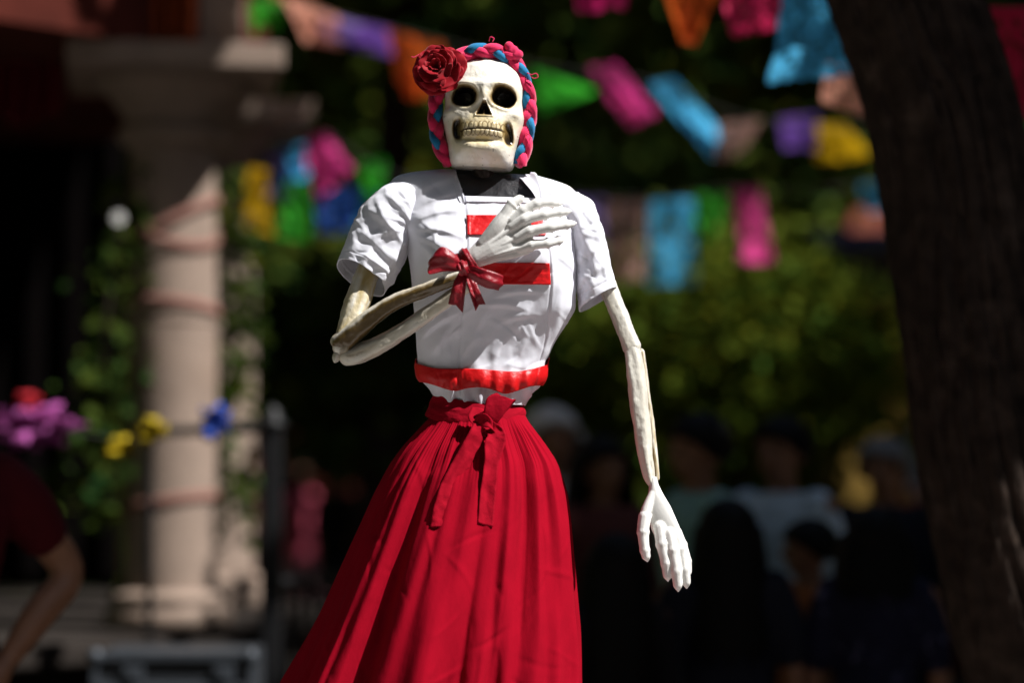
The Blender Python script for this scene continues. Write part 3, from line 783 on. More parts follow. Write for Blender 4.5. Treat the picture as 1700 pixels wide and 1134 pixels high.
# sleeves
def sleeve(secs, cs, seed, name="sleeve"):
    """secs: centre(x,y,d), half width vector (x,y,d), half depth vector"""
    A = np.array([np.r_[a, b, c] for a, b, c in secs], float)
    nr, na = 150, 220
    A = catmull(A, nr)
    a = np.linspace(0, 2 * PI, na, endpoint=False)
    C0, U, V = A[:, None, 0:3], A[:, None, 3:6], A[:, None, 6:9]
    ex = 2 / 2.2
    ca = (np.sign(np.cos(a)) * np.abs(np.cos(a)) ** ex)[None, :, None]; sa = (np.sign(np.sin(a)) * np.abs(np.sin(a)) ** ex)[None, :, None]
    p = C0 + U * ca + V * sa
    nrm = (U / np.linalg.norm(U, axis=-1, keepdims=True)) * ca + (V / np.linalg.norm(V, axis=-1, keepdims=True)) * sa
    nrm /= np.linalg.norm(nrm, axis=-1, keepdims=True)
    X_, Y_ = p[..., 0], p[..., 1]
    u = np.linspace(0, 1, nr)[:, None]
    w_ = 1.5 * np.where(sa[..., 0] < 0.15, strokes(X_, Y_, cs), 0) + 3.2 * n2(X_ + p[..., 2] * .6, Y_ - p[..., 2] * .4, 34, 34, 3, seed) + 1.1 * n2(X_, Y_ + p[..., 2], 12, 14, 2, seed + 2)
    w_ = w_ - 1.1 * np.exp(-((u - 0.93) / 0.007) ** 2)
    p = p + nrm * w_[..., None]
    o = mesh_obj(name, W2(p).reshape(-1, 3), grid_faces(nr, na, True), M['cotton'], blouse)
    md = o.modifiers.new("solid", 'SOLIDIFY'); md.thickness = 0.002; md.offset = -1
    return o
csl = [(640, 320, 690, 385, 5, 3.0), (612, 345, 672, 412, 6, 3.5), (625, 330, 640, 400, 6, 2.6), (600, 385, 650, 440, 5, 2.6), (590, 420, 640, 452, 4, 2.2), (650, 440, 672, 395, 6, 3.2),
       (630, 475, 662, 410, 5, 2.5), (578, 425, 606, 380, 5, 2.0), (660, 310, 685, 350, 5, 2.4), (600, 445, 622, 405, 4, 2.0), (640, 360, 675, 372, 4, 2.2), (620, 395, 668, 380, 4, 2.0)]
csr = [(965, 340, 1000, 420, 5, 2.8), (958, 385, 1000, 400, 5, 2.4), (960, 430, 1002, 412, 5, 2.8), (962, 470, 1008, 440, 6, 2.6), (975, 500, 1002, 455, 5, 2.2), (985, 420, 1012, 480, 4, 2.2),
       (952, 350, 975, 420, 5, 2.4), (968, 455, 990, 490, 4, 2), (972, 395, 990, 470, 4, 2.2)]
for cs_, r_ in ((csl, (565, 680, 310, 480)), (csr, (955, 1020, 330, 505))):
    for _ in range(26):
        x0, y0 = rs.uniform(r_[0], r_[1]), rs.uniform(r_[2], r_[3]); an = rs.uniform(0, 2 * PI); le = rs.uniform(14, 40)
        cs_.append((x0, y0, x0 + le * math.cos(an), y0 + le * math.sin(an), rs.uniform(1.8, 3.6), rs.choice([-1, 1]) * rs.uniform(0.5, 1.4)))
sleeve([((706, 338, 2), (0, -32, 0), (0, 6, 42)), ((686, 338, 0), (-8, -40, 0), (0, 8, 50)), ((664, 345, -4), (-24, -42, -2), (-4, 8, 52)), ((644, 368, -8), (-38, -34, -2), (-5, 11, 50)),
        ((628, 402, -12), (-43, -31, -2), (-5, 14, 47)), ((614, 432, -17), (-42, -29, -2), (-6, 16, 43)), ((599.5, 461, -22), (-39.5, -25.5, -2), (-7, 17, 40))], csl, 81)
sleeve([((925, 350, 2), (0, -26, 0), (0, 4, 44)), ((944, 352, 2), (10, -32, 0), (0, 4, 50)), ((960, 365, 2), (22, -31, 0), (0, 5, 52)), ((972, 392, 0), (26, -22, 0), (0, 5, 50)),
        ((980, 425, -2), (27, -15, 0), (0, 6, 46)), ((986, 462, -4), (29, -16, 0), (0, 7, 42)), ((992.5, 497, -6), (31, -19, 0), (0, 7, 38))], csr, 91)

# --- arms and hands (skeleton, paper-wrapped)
M['bone'] = principled("varnished_paper_bone", rough=0.33, spec=0.5, col_attr=True, noise=(45, 0.10), coat=0.35, bump=[('noise', (70, 70, 40), 0.55, 0.004), ('noise', 260, 0.3, 0.001)])
def arm(parts, name, seed=0):
    V, F, C = [], [], []
    n0 = 0
    pale, ochre, brown, dirt = np.array([0.72, 0.695, 0.62]), np.array([0.50, 0.38, 0.15]), np.array([0.11, 0.068, 0.02]), np.array([0.03, 0.024, 0.016])
    for k_, (pts, rad, st, sdir, yel) in enumerate(parts):
        n, sg = 160, 40
        p = catmull(pts, n); r = catmull(np.c_[rad, np.zeros(len(rad))], n)[:, 0]
        tt_, uu, ww = frames(p)
        # rounded end
        s0_ = np.r_[0, np.cumsum(np.linalg.norm(np.diff(p, axis=0), axis=1))]; s1_ = np.minimum(s0_ / (r[0] * .9), (s0_[-1] - s0_) / (r[-1] * .9))
        g = np.sqrt(np.clip(1 - (1 - np.clip(s1_, 0.002, 1)) ** 2, 0, 1))
        a = np.linspace(0, 2 * PI, sg, endpoint=False)[None]
        ln = np.r_[0, np.cumsum(np.linalg.norm(np.diff(p, axis=0), axis=1))][:, None]
        nr_ = np.cos(a)[..., None] * uu[:, None] + np.sin(a)[..., None] * ww[:, None]
        q3 = np.stack([np.cos(a) * 1.2 + 0 * ln, np.sin(a) * 1.2 + 0 * ln, ln / 26 + 0 * a], -1)
        lump = fbm(q3, 3, seed + k_); wrapn = fbm(q3 * np.array([1.2, 1.2, 2.6]) + 9, 2, seed + k_ + 5)
        facet = 0.055 * np.cos(5 * a + 1.3 * np.sin(ln / 60))
        rr = r[:, None] * g[:, None] * (1 + .10 * lump + .05 * np.abs(wrapn) + facet)
        v = p[:, None] + nr_ * rr[..., None]
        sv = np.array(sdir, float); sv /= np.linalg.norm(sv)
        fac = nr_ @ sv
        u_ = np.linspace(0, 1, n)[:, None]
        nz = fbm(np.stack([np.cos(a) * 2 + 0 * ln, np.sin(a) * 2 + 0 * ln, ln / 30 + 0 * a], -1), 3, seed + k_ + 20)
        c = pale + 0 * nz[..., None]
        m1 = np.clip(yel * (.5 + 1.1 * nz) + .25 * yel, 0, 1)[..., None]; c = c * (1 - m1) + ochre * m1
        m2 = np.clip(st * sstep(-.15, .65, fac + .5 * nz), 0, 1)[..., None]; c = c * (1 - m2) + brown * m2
        m3 = (0.6 * sstep(.45, .7, fbm(np.stack([np.cos(a) * 3 + 0 * ln, np.sin(a) * 3 + 0 * ln, ln / 22 + 0 * a], -1), 4, seed + k_ + 33)))[..., None]; c = c * (1 - m3) + dirt * m3 * .6 + brown * m3 * .4
        f = np.array(grid_faces(n, sg, True)) + n0
        V.append(W2(v).reshape(-1, 3)); C.append(c.reshape(-1, 3)); F.append(f); n0 += n * sg
    return mesh_obj(name, np.vstack(V), np.vstack(F), M['bone'], fig, True, np.vstack(C))
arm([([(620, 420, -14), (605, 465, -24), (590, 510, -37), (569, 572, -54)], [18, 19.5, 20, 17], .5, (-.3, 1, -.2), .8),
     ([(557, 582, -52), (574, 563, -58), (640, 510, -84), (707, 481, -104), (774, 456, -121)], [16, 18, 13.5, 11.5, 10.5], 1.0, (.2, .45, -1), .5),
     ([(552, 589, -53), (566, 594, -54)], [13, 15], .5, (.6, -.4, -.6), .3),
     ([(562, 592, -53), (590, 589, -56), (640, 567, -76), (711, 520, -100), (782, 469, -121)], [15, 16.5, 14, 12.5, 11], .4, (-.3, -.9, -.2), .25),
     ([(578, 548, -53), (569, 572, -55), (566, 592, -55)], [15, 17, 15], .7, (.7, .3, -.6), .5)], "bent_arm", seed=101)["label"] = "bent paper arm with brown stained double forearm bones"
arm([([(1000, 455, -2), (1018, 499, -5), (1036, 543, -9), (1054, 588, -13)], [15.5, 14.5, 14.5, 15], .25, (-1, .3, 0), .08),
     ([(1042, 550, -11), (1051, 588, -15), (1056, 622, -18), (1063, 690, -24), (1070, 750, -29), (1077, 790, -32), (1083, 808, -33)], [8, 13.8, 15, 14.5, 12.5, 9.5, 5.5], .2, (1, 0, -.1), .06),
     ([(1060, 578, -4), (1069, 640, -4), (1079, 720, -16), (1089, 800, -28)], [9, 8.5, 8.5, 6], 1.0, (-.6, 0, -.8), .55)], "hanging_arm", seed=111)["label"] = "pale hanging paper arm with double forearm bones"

def finger(mb, pts, r0, joints, flange=1.0):
    """bony finger: thin shafts, knobby joints with small flanges"""
    n = 44
    p = catmull(pts, n)
    cum = np.r_[0, np.cumsum(np.linalg.norm(np.diff(p, axis=0), axis=1))]; cum /= cum[-1]
    r = r0 * 1.06 * (1 - 0.36 * cum)
    for j in joints: r = r * (1 + 0.14 * np.exp(-((cum - j) / 0.05) ** 2))
    r = r * np.where(cum > 0.9, 1 - 0.75 * ((cum - 0.9) / 0.1) ** 1.5, 1)
    mb.tube(W2(p), r * S, 12)
    for j in joints:
        i = int(np.searchsorted(cum, j)); i = min(max(i, 1), n - 2)
        t = p[i + 1] - p[i - 1]; t /= np.linalg.norm(t)
        q = np.array([-t[1], t[0], 0]); q /= np.linalg.norm(q)
        h = r0 * (1 - 0.42 * j) * 1.38 * flange
        mb.tube(W2(np.array([p[i] - q * h, p[i] + q * h])), np.array([1.5, 1.5]) * S, 8)

# hand on the chest
hb_ = MB()
def psec(c, u, w, n=20):
    a = np.linspace(0, 2 * PI, n, endpoint=False)
    c, u, w = (np.asarray(q, float) for q in (c, u, w))
    return W2(c + np.cos(a)[:, None] * u + np.sin(a)[:, None] * w)
hb_.loft([psec((770, 437, -114), (-5, -13, 0), (0, 0, 10)), psec((789, 426, -118), (-7, -17, 1), (0, 0, 12)), psec((815, 410, -120), (-11, -24, 2), (1, 0, 13)),
          psec((842, 397, -121), (-14, -31, 3), (2, 0, 12)), psec((864, 388, -120), (-12, -34, 2), (2, 0, 10)), psec((880, 383, -117), (-8, -32, 0), (2, 0, 7.5))])
hb_.tube(W2(np.array([(800, 405, -120), (828, 372, -123), (846, 345, -123)])), np.array([10, 13, 9]) * S, 12, 20)
finger(hb_, [(835, 362, -124), (850, 338, -125), (869, 325, -122)], 10, [0.55])
finger(hb_, [(850, 366, -124), (872, 347, -127), (894, 336, -127), (915, 335, -122), (935, 336, -115)], 9.5, [0.27, 0.53, 0.8])
finger(hb_, [(850, 376, -126), (872, 363, -131), (904, 355, -132), (928, 351, -126), (949, 349, -118)], 9.5, [0.24, 0.55, 0.8])
finger(hb_, [(858, 394, -126), (880, 383, -131), (914, 376, -133), (938, 372, -126), (957, 369, -118)], 9.5, [0.24, 0.57, 0.82])
finger(hb_, [(860, 412, -124), (882, 406, -128), (908, 403, -129), (925, 399, -123), (938, 395, -116)], 9, [0.28, 0.6, 0.84])
for (a_, b_) in (((800, 415), (868, 363)), ((802, 420), (880, 384)), ((804, 428), (880, 405))):
    hb_.tube(W2(np.array([(a_[0], a_[1], -128), ((a_[0] + b_[0]) / 2, (a_[1] + b_[1]) / 2, -131), (b_[0], b_[1], -130)])), np.array([2.5, 3.2, 4.5]) * S, 8, 16)
hb_.build("raised_hand", M['hand'], fig, remesh=0.0016, sm=2)["label"] = "white bony hand with spread fingers laid on the chest"

# hanging hand
hh = MB()
hh.loft([psec((1083, 792, -32), (7, 0, 0), (0, 0, 8)), psec((1085, 806, -34), (8, -1, 0), (0, 0, 8)), psec((1088, 824, -36), (13, -3, 0), (0, 2, 9)), psec((1093, 846, -38), (20, -5, -2), (0, 2, 9)),
         psec((1102, 872, -40), (22, -6, -4), (0, 2, 9)), psec((1112, 894, -42), (21, -7, -5), (0, 2, 8)), psec((1116, 904, -42), (17, -7, -5), (0, 1, 6))])
hh.tube(W2(np.array([(1083, 820, -38), (1073, 845, -44), (1067, 866, -48)])), np.array([7, 8.5, 8]) * S, 12, 16)
finger(hh, [(1070, 858, -46), (1067, 880, -50), (1069, 908, -52), (1074, 932, -50)], 10.5, [0.35, 0.75], 0.8)
finger(hh, [(1095, 876, -44), (1099, 905, -50), (1105, 935, -52), (1108, 964, -48)], 11, [0.32, 0.68], 0.8)
finger(hh, [(1110, 886, -46), (1117, 918, -52), (1122, 950, -54), (1125, 981, -50)], 11, [0.3, 0.66], 0.8)
finger(hh, [(1121, 886, -42), (1130, 916, -46), (1136, 948, -48), (1139, 976, -44)], 10.5, [0.3, 0.66], 0.8)
finger(hh, [(1122, 884, -36), (1133, 910, -34), (1140, 935, -33), (1141, 958, -32)], 9, [0.3, 0.66], 0.8)
hh.build("hanging_hand", M['hand'], fig, remesh=0.0016, sm=2)["label"] = "white bony hand hanging down with loosely curled fingers"

# --- satin bow at the wrist
bow = empty("wrist_bow", (0, 0, 0)); adopt(bow, fig); bow.matrix_parent_inverse = Matrix.Translation((0.22, -5.0, -0.65))
def sub(o): return o
bp = lambda *a, **k: ribbon(*a, mat=M['bow'], parent=bow, **k)
# wrap round the wrist
ang = np.linspace(-0.3, 2 * PI - 0.3, 16)
wc = np.array([777, 436, -131.]); ax = np.array([.84, -.52, -.1]); pu = np.array([.52, .84, 0]); pv = np.array([0, 0, 1.0])
wrp = [wc + pu * 23 * math.cos(t) + pv * 18 * math.sin(t) for t in ang]
bp(wrp, [ax] * 16, [11] * 16, 60, 9, 0.1, "wrap", wave=1.5, seed=1)
bp([wc + pu * 24.5 * math.cos(t) + pv * 19.5 * math.sin(t) + ax * 4 for t in ang], [ax + pu * .2] * 16, [7] * 16, 60, 7, 0.15, "wrap", wave=1.5, seed=2)
kc = np.array([768, 446, -156.])
bp([kc + (0, -2, 3), kc + (-12, -12, -10), kc + (-34, -20, -16), kc + (-53, -10, -8), kc + (-52, -4, 4), kc + (-30, -8, 8), kc + (0, 0, 6)],
   [[.3, 1, 0], [.1, 1, 0.1], [0, 1, 0.1], [-.2, 1, 0.1], [-.1, 1, 0], [0, 1, 0], [.2, 1, 0]], [6, 13, 17, 14, 13, 12, 5], 60, 11, 0.22, "bow_loop", wave=1.6, seed=3)
bp([kc + (2, 2, 3), kc + (16, 6, -10), kc + (38, 16, -16), kc + (60, 22, -8), kc + (60, 24, 4), kc + (36, 16, 8), kc + (2, 2, 6)],
   [[-.3, 1, 0], [-.15, 1, 0.1], [-.1, 1, 0.1], [-.25, 1, 0.1], [-.2, 1, 0], [-.2, 1, 0], [-.3, 1, 0]], [6, 12, 15, 13, 12, 11, 5], 60, 11, -0.22, "bow_loop", wave=1.6, seed=4)
bp([kc + (0, 4, 2), kc + (-4, 22, -4), kc + (-8, 42, -4), kc + (-11, 60, 0)], [[1, .15, 0], [1, .2, 0.2], [1, .35, .2], [1, .6, .1]], [5, 10, 12, 14], 40, 9, 0.25, "bow_tail", wave=1.5, seed=5, tip=6)
bp([kc + (6, 6, 2), kc + (14, 22, -4), kc + (21, 42, -6), kc + (28, 60, -2)], [[1, -.2, 0], [1, -.2, 0.3], [1, -.4, .2], [1, -.6, .1]], [5, 8, 9, 10], 40, 9, -0.3, "bow_tail", wave=1.5, seed=6, tip=5)
bp([kc + (-4, -9, 6), kc + (-2, -10, -6), kc + (1, -2, -14), kc + (4, 7, -9), kc + (5, 8, 4)], [[1, -.35, 0.1]] * 5, [8, 9, 8.5, 9, 8], 30, 11, 0.3, "bow_knot", wave=1.4, seed=9, fold=(1.3, 6.0, .4))
bp([kc + (-7, -4, 0), kc + (-1, -6, -12), kc + (7, -1, -12), kc + (10, 6, 0)], [[.45, 1, 0]] * 4, [7, 7, 7, 7], 24, 9, 0.3, "bow_knot", wave=1.0, seed=10, fold=(1.0, 6.0, 1.4))
bow.name = "wrist_bow"; bow["label"] = "crimson satin ribbon tied in a bow at the wrist"

# --- skirt
def skirt_rows():
    LT = np.array([[672, 726], [690, 716], [703, 704], [718, 690], [740, 668], [770, 645], [820, 616], [870, 592], [960, 546], [1050, 500], [1134, 455], [1250, 404], [1380, 358], [1452, 338]], float)
    RT = np.array([[672, 870], [690, 872], [703, 878], [718, 890], [740, 906], [770, 926], [820, 940], [870, 946], [960, 952], [1050, 957], [1134, 958], [1250, 966], [1380, 985], [1452, 990]], float)
    FT = np.array([[672, 60], [690, 63], [703, 70], [718, 82], [740, 98], [800, 128], [900, 160], [1000, 184], [1134, 212], [1300, 240], [1452, 260]], float)
    return LT, RT, FT
LT, RT, FT = skirt_rows()
NA, NR = 700, 230
y1 = np.linspace(690, 1452, NR)[:, None]
a = np.linspace(0, 2 * PI, NA, endpoint=False)[None]
c, sn = np.cos(a), np.sin(a)
L_, R_ = np.interp(y1, LT[:, 0], LT[:, 1]), np.interp(y1, RT[:, 0], RT[:, 1])
F_ = np.interp(y1, FT[:, 0], FT[:, 1])
for arr in (L_, R_, F_):
    kk = np.exp(-np.linspace(-2, 2, 15) ** 2); kk /= kk.sum()
    arr[:, 0] = np.convolve(np.pad(arr[:, 0], 7, mode='reflect', reflect_type='odd'), kk, 'valid')
hw = (R_ - L_) / 2
t = (y1 - 690) / (1452 - 690)
ph = a / (2 * PI)
def per(ph_, f, yy, sy, seed):      # periodic noise round the ring
    r_ = f / (2 * PI)
    return fbm(np.stack(np.broadcast_arrays(np.cos(2 * PI * ph_) * r_, np.sin(2 * PI * ph_) * r_, yy / sy + seed), -1), 2, seed)
drift = 0.02 * per(ph, 4, y1, 500, 5) * t
pm = ph + drift + 0.004 * np.sin(y1 / 170.0)
big = per(pm, 27, y1, 900, 11)
mid = per(pm, 40, y1, 420, 12)
fine = per(pm, 190, y1, 320, 13)
ridge = lambda n_: np.sign(n_) * np.abs(n_) ** 0.75
fold = ridge(big) * (4 + 58 * sstep(-0.05, 0.6, t)) + mid * (6 + 11 * sstep(0.02, 0.2, t) - 10 * sstep(0.2, 0.6, t)) * (0.35 + 0.65 * sstep(-0.2, 0.3, per(ph, 9, y1, 300, 19))) + fine * (5.5 * sstep(0.22, 0.0, t) * sstep(0.0, 0.025, t) + 0.25)
fold = fold * sstep(-0.01, 0.05, t)
# random creases
crs = []
for _ in range(70):
    x0, y0 = rs.uniform(480, 950), rs.uniform(740, 1140); an = rs.normal(PI / 2, 0.7); le = rs.uniform(25, 90)
    crs.append((x0, y0, x0 + le * math.cos(an), y0 + le * math.sin(an), rs.uniform(1.8, 4.2), rs.choice([-1, 1]) * rs.uniform(0.7, 2.2)))
ex = 2 / 2.1
x0_ = (L_ + R_) / 2 + hw * np.sign(c) * np.abs(c) ** ex
cr = np.where(sn > 0, strokes(x0_, y1 + 0 * c, crs), 0)
rad = 1.0
fx = fold * 0.55 - 6 * sstep(0, .4, t)
x = (L_ + R_) / 2 + (hw + fx + cr * 0.3) * np.sign(c) * np.abs(c) ** ex
d = -(F_ + fold + cr) * np.sign(sn) * np.abs(sn) ** ex
skirt = mesh_obj("skirt", W(np.stack([x, y1 + 0 * x, d], -1)).reshape(-1, 3), grid_faces(NR, NA, True), M['skirt'], fig)
md = skirt.modifiers.new("solid", 'SOLIDIFY'); md.thickness = 0.0015; md.offset = -1
skirt["label"] = "full red cotton skirt gathered at the waist"

# waistband
nr, na = 26, 300
yy = np.linspace(0, 1, nr)[:, None]
a = np.linspace(0, 2 * PI, na, endpoint=False)[None]; c, sn = np.cos(a), np.sin(a)
ytop = 652 + 10 * (0.5 + 0.5 * c) * 2 + 9 * np.clip(sn, 0, 1); ybot = 697 + 8 * c + 14 * np.clip(sn, 0, 1)
y = ytop + (ybot - ytop) * yy
Lb = 722 - 16 * yy; Rb = 870 + 2 * yy
x = (Lb + Rb) / 2 + ((Rb - Lb) / 2 + 1.5 * np.sin(yy * PI)) * c
d = -(63 + 9 * yy + 2 * np.sin(yy * PI)) * sn
wv = 1.6 * n2(x, y * 3 + d, 40, 26, 3, 131) + 1.0 * np.sin(y / 4.0 + 3 * n2(x, d, 50, seed=132)) * sstep(-0.2, 0.5, n2(x, d, 40, seed=133) + 0.1)
x = x + c * wv; d = d - sn * wv
wb = mesh_obj("waistband", W(np.stack([x, y, d], -1)).reshape(-1, 3), grid_faces(nr, na, True), M['sash'], skirt)
md = wb.modifiers.new("solid", 'SOLIDIFY'); md.thickness = 0.003; md.offset = -1

# sash bow
sp_ = lambda *a, **k: ribbon(*a, mat=M['sash'], parent=skirt, thick=0.0016, fn=W, **k)
k0 = np.array([804, 706, -92.])
sp_([k0 + (4, 6, -6), k0 + (12, -12, -12), k0 + (22, -32, -13), k0 + (34, -44, -9), k0 + (36, -42, -3), k0 + (22, -26, -2), k0 + (0, 2, 0)],
    [[.7, .6, 0], [.75, .65, 0.1], [.9, .5, 0.15], [1, .35, 0.1], [1, .4, 0], [.9, .5, 0], [.7, .6, 0]], [10, 15, 19, 17, 16, 15, 9], 50, 11, 0.18, "sash_loop", wave=1.8, seed=21)
sp_([k0 + (0, 0, -4), k0 + (-8, 10, -15), k0 + (-28, 52, -26), k0 + (-52, 95, -40), k0 + (-64, 135, -55), k0 + (-68, 166, -64)],
    [[.5, .8, 0], [.8, .5, .2], [.95, .35, .25], [1, .2, .2], [1, .06, .2], [1, 0, .2]], [7, 12, 15, 14, 16, 17], 80, 11, 0.22, "sash_tail", wave=3.2, seed=22)
sp_([k0 + (6, 0, -6), k0 + (20, 14, -19), k0 + (19, 30, -28), k0 + (13, 66, -38), k0 + (8, 110, -50), k0 + (4, 162, -64)],
    [[.6, -.6, 0], [1, -.3, .1], [1, 0, .2], [1, .1, .25], [1, 0.1, .25], [1, .3, .2]], [8, 14, 17, 12, 13, 12.5], 80, 11, -0.25, "sash_tail", wave=3.2, seed=23)
sp_([k0 + (-14, 8, -6), k0 + (-6, -4, -16), k0 + (8, -4, -20), k0 + (18, 8, -14), k0 + (14, 18, -6)], [[.35, 1, 0]] * 5, [8, 11, 12, 11, 8], 40, 9, 0.25, "sash_knot", wave=2.0, seed=24)
sp_([k0 + (-6, -24, 8), k0 + (-14, -4, -6), k0 + (-6, 12, -14), k0 + (6, 14, -14)], [[1, .3, 0], [.9, .5, .1], [.7, .7, 0], [.5, .9, 0]], [14, 13, 11, 8], 40, 9, 0.2, "sash_fold", wave=2.0, seed=25)

# --- braid
bpth = [(748, 268, -26), (738, 254, -26), (728, 234, -24), (723.5, 210, -20), (723, 182, -16), (725, 152, -14), (733, 123, -20), (749, 103, -31), (770, 89.5, -38), (793, 83, -42), (817, 83.5, -42),
        (840, 91.5, -38), (858, 105, -31), (869, 127, -26), (876, 152, -22), (878.5, 178, -18), (877, 204, -18), (873, 228, -20), (868, 250, -22), (861, 270, -24)]
bc = catmull(np.array(bpth) + (0, 3.5, 0), 900)
bt = np.gradient(bc, axis=0); bt /= np.linalg.norm(bt, axis=1)[:, None]
blen = np.r_[0, np.cumsum(np.linalg.norm(np.diff(bc, axis=0), axis=1))]
side = np.stack([bt[:, 1], -bt[:, 0], np.zeros(len(bt))], -1); side /= np.linalg.norm(side, axis=1)[:, None]
out = np.cross(side, bt)
if out[450][2] > 0: out = -out
braid = empty("braid", (0, 0, 0)); adopt(braid, fig); braid.matrix_parent_inverse = Matrix.Translation((0.22, -5.0, -0.65))
braid["label"] = "hot pink and blue yarn braid framing the skull"
period = 92.0
for k_, (mt, rr) in enumerate((('pink_yarn', 8.0), ('pink_yarn', 8.0), ('blue_yarn', 6.6))):
    th = blen / period * 2 * PI + k_ * 2 * PI / 3
    p = bc + side * (6.2 * np.sin(th))[:, None] + out * (5.4 * np.sin(2 * th) + (1.6 if k_ == 2 else 0))[:, None]
    r = rr * (0.88 + 0.17 * np.abs(np.cos(th)) ** 1.2)
    # strand of fibres: fluted tube
    n_, sg = 900, 28
    tt_, uu, ww = frames(p)
    a = np.linspace(0, 2 * PI, sg, endpoint=False)
    tw = blen[:, None] * 0.05
    rad = r[:, None] * (1 + 0.07 * np.cos(12 * (a[None] + tw * .3)) + 0.07 * n2(a[None] * 6 + 0 * tw, blen[:, None], 1.4, 40, 2, 141 + k_))
    fl = 1.18
    v = p[:, None] + rad[..., None] * (np.cos(a)[None, :, None] * uu[:, None] + np.sin(a)[None, :, None] * ww[:, None])
    f = [tuple(q) for q in grid_faces(n_, sg, True)] + [tuple(range(sg))[::-1], tuple(range((n_ - 1) * sg, n_ * sg))]
    mesh_obj("strand", W(v).reshape(-1, 3), f, M[mt], braid)
# loose yarn ends
for pts in ([(874, 122, -38), (882, 126, -40), (890, 124, -40), (893, 130, -40), (886, 132, -39), (880, 127, -38)], [(812, 70, -40), (814, 64, -44), (820, 66, -44), (818, 71, -44)],
            [(826, 96, -46), (832, 84, -50), (835, 92, -50), (826, 97, -48)], [(816, 92, -48), (826, 92, -51), (836, 96, -50)], [(874, 222, -34), (880, 228, -36), (879, 236, -36)], [(696, 92, -38), (688, 97, -40), (684, 96, -40)]):
    MB().tube(W(catmull(pts, 30)), 0.9 * S, 6).build("loose_yarn", M['pink_yarn'], braid)
kn = MB()
for k_ in range(5): kn.ball(W(np.array([845 + 4 * k_, 79 + 3.5 * k_ + (k_ % 2) * 5, -44])), np.array([8, 7, 8]) * S)
kn.build("yarn_knot", M['pink_yarn'], braid, remesh=0.002, sm=3)

# --- rose
rose = empty("rose", (0, 0, 0)); adopt(rose, fig); rose.matrix_parent_inverse = Matrix.Translation((0.22, -5.0, -0.65))
rose["label"] = "large dark red fabric rose at the temple"
rc = np.array([729, 121, -58.]); zax = np.array([-0.25, -0.22, -1.0]); zax /= np.linalg.norm(zax)
xa = np.cross(zax, [0, 1, 0]); xa /= np.linalg.norm(xa); ya = np.cross(zax, xa)
rr_ = np.random.default_rng(5)
def petal(phi, R, lift, w, curl, base_r, zoff, seed):
    n = 15
    u = np.linspace(0, 1, n)[:, None]; q = np.linspace(-1, 1, n)[None]
    wid = w * np.sin(np.clip(u * 0.80 + 0.14, 0, 1) * PI * 0.62) ** 0.8 * np.sqrt(np.clip(1.02 - (u ** 5) * 0.55, 0, 1))
    lat = q * wid
    rad = base_r + R * u * (1 - 0.16 * q ** 2 * u)
    z = zoff + lift * u * (1 - 0.2 * u) - curl * np.clip(u - 0.62, 0, 1) ** 2 * 7 + 0.26 * lat ** 2 / max(w, 1) * (1 if lift > 12 else 0.35)
    z = z + 1.1 * n2(u * 14 + 0 * q, q * 9 + 0 * u, 9, 7, 2, seed) + 2.2 * np.sin(q * 5 + seed) * u ** 3
    rad = rad + 1.5 * n2(q * 5 + 0 * u, u * 4, 1.5, octs=2, seed=seed + 9) * u ** 2
    cp, sp2 = math.cos(phi), math.sin(phi)
    lx = cp * rad - sp2 * lat; ly = sp2 * rad + cp * lat
    p = rc + lx[..., None] * xa + ly[..., None] * ya + z[..., None] * zax
    o = mesh_obj("petal", W(p).reshape(-1, 3), grid_faces(n, n), M['petal'], rose)
    md = o.modifiers.new("solid", 'SOLIDIFY'); md.thickness = 0.0008
sd = 0
for cnt, R, lift, w, curl, b0, zo, ph0 in ((6, 43, 8, 29, 5, 3, -8, 0.2), (5, 37, 20, 27, 5, 3, -2, 0.75), (5, 27, 27, 22, 4, 2.5, 2, 0.3), (4, 16, 28, 16, 2.5, 2, 6, 0.9), (3, 8, 27, 10, 1.5, 1.5, 8, 0.1)):
    for i in range(cnt):
        sd += 1
        petal(ph0 + 2 * PI * i / cnt + rr_.uniform(-.18, .18), R * rr_.uniform(.9, 1.1), lift * rr_.uniform(.8, 1.15), w * rr_.uniform(.9, 1.1), curl * rr_.uniform(.6, 1.4), b0, zo, sd)

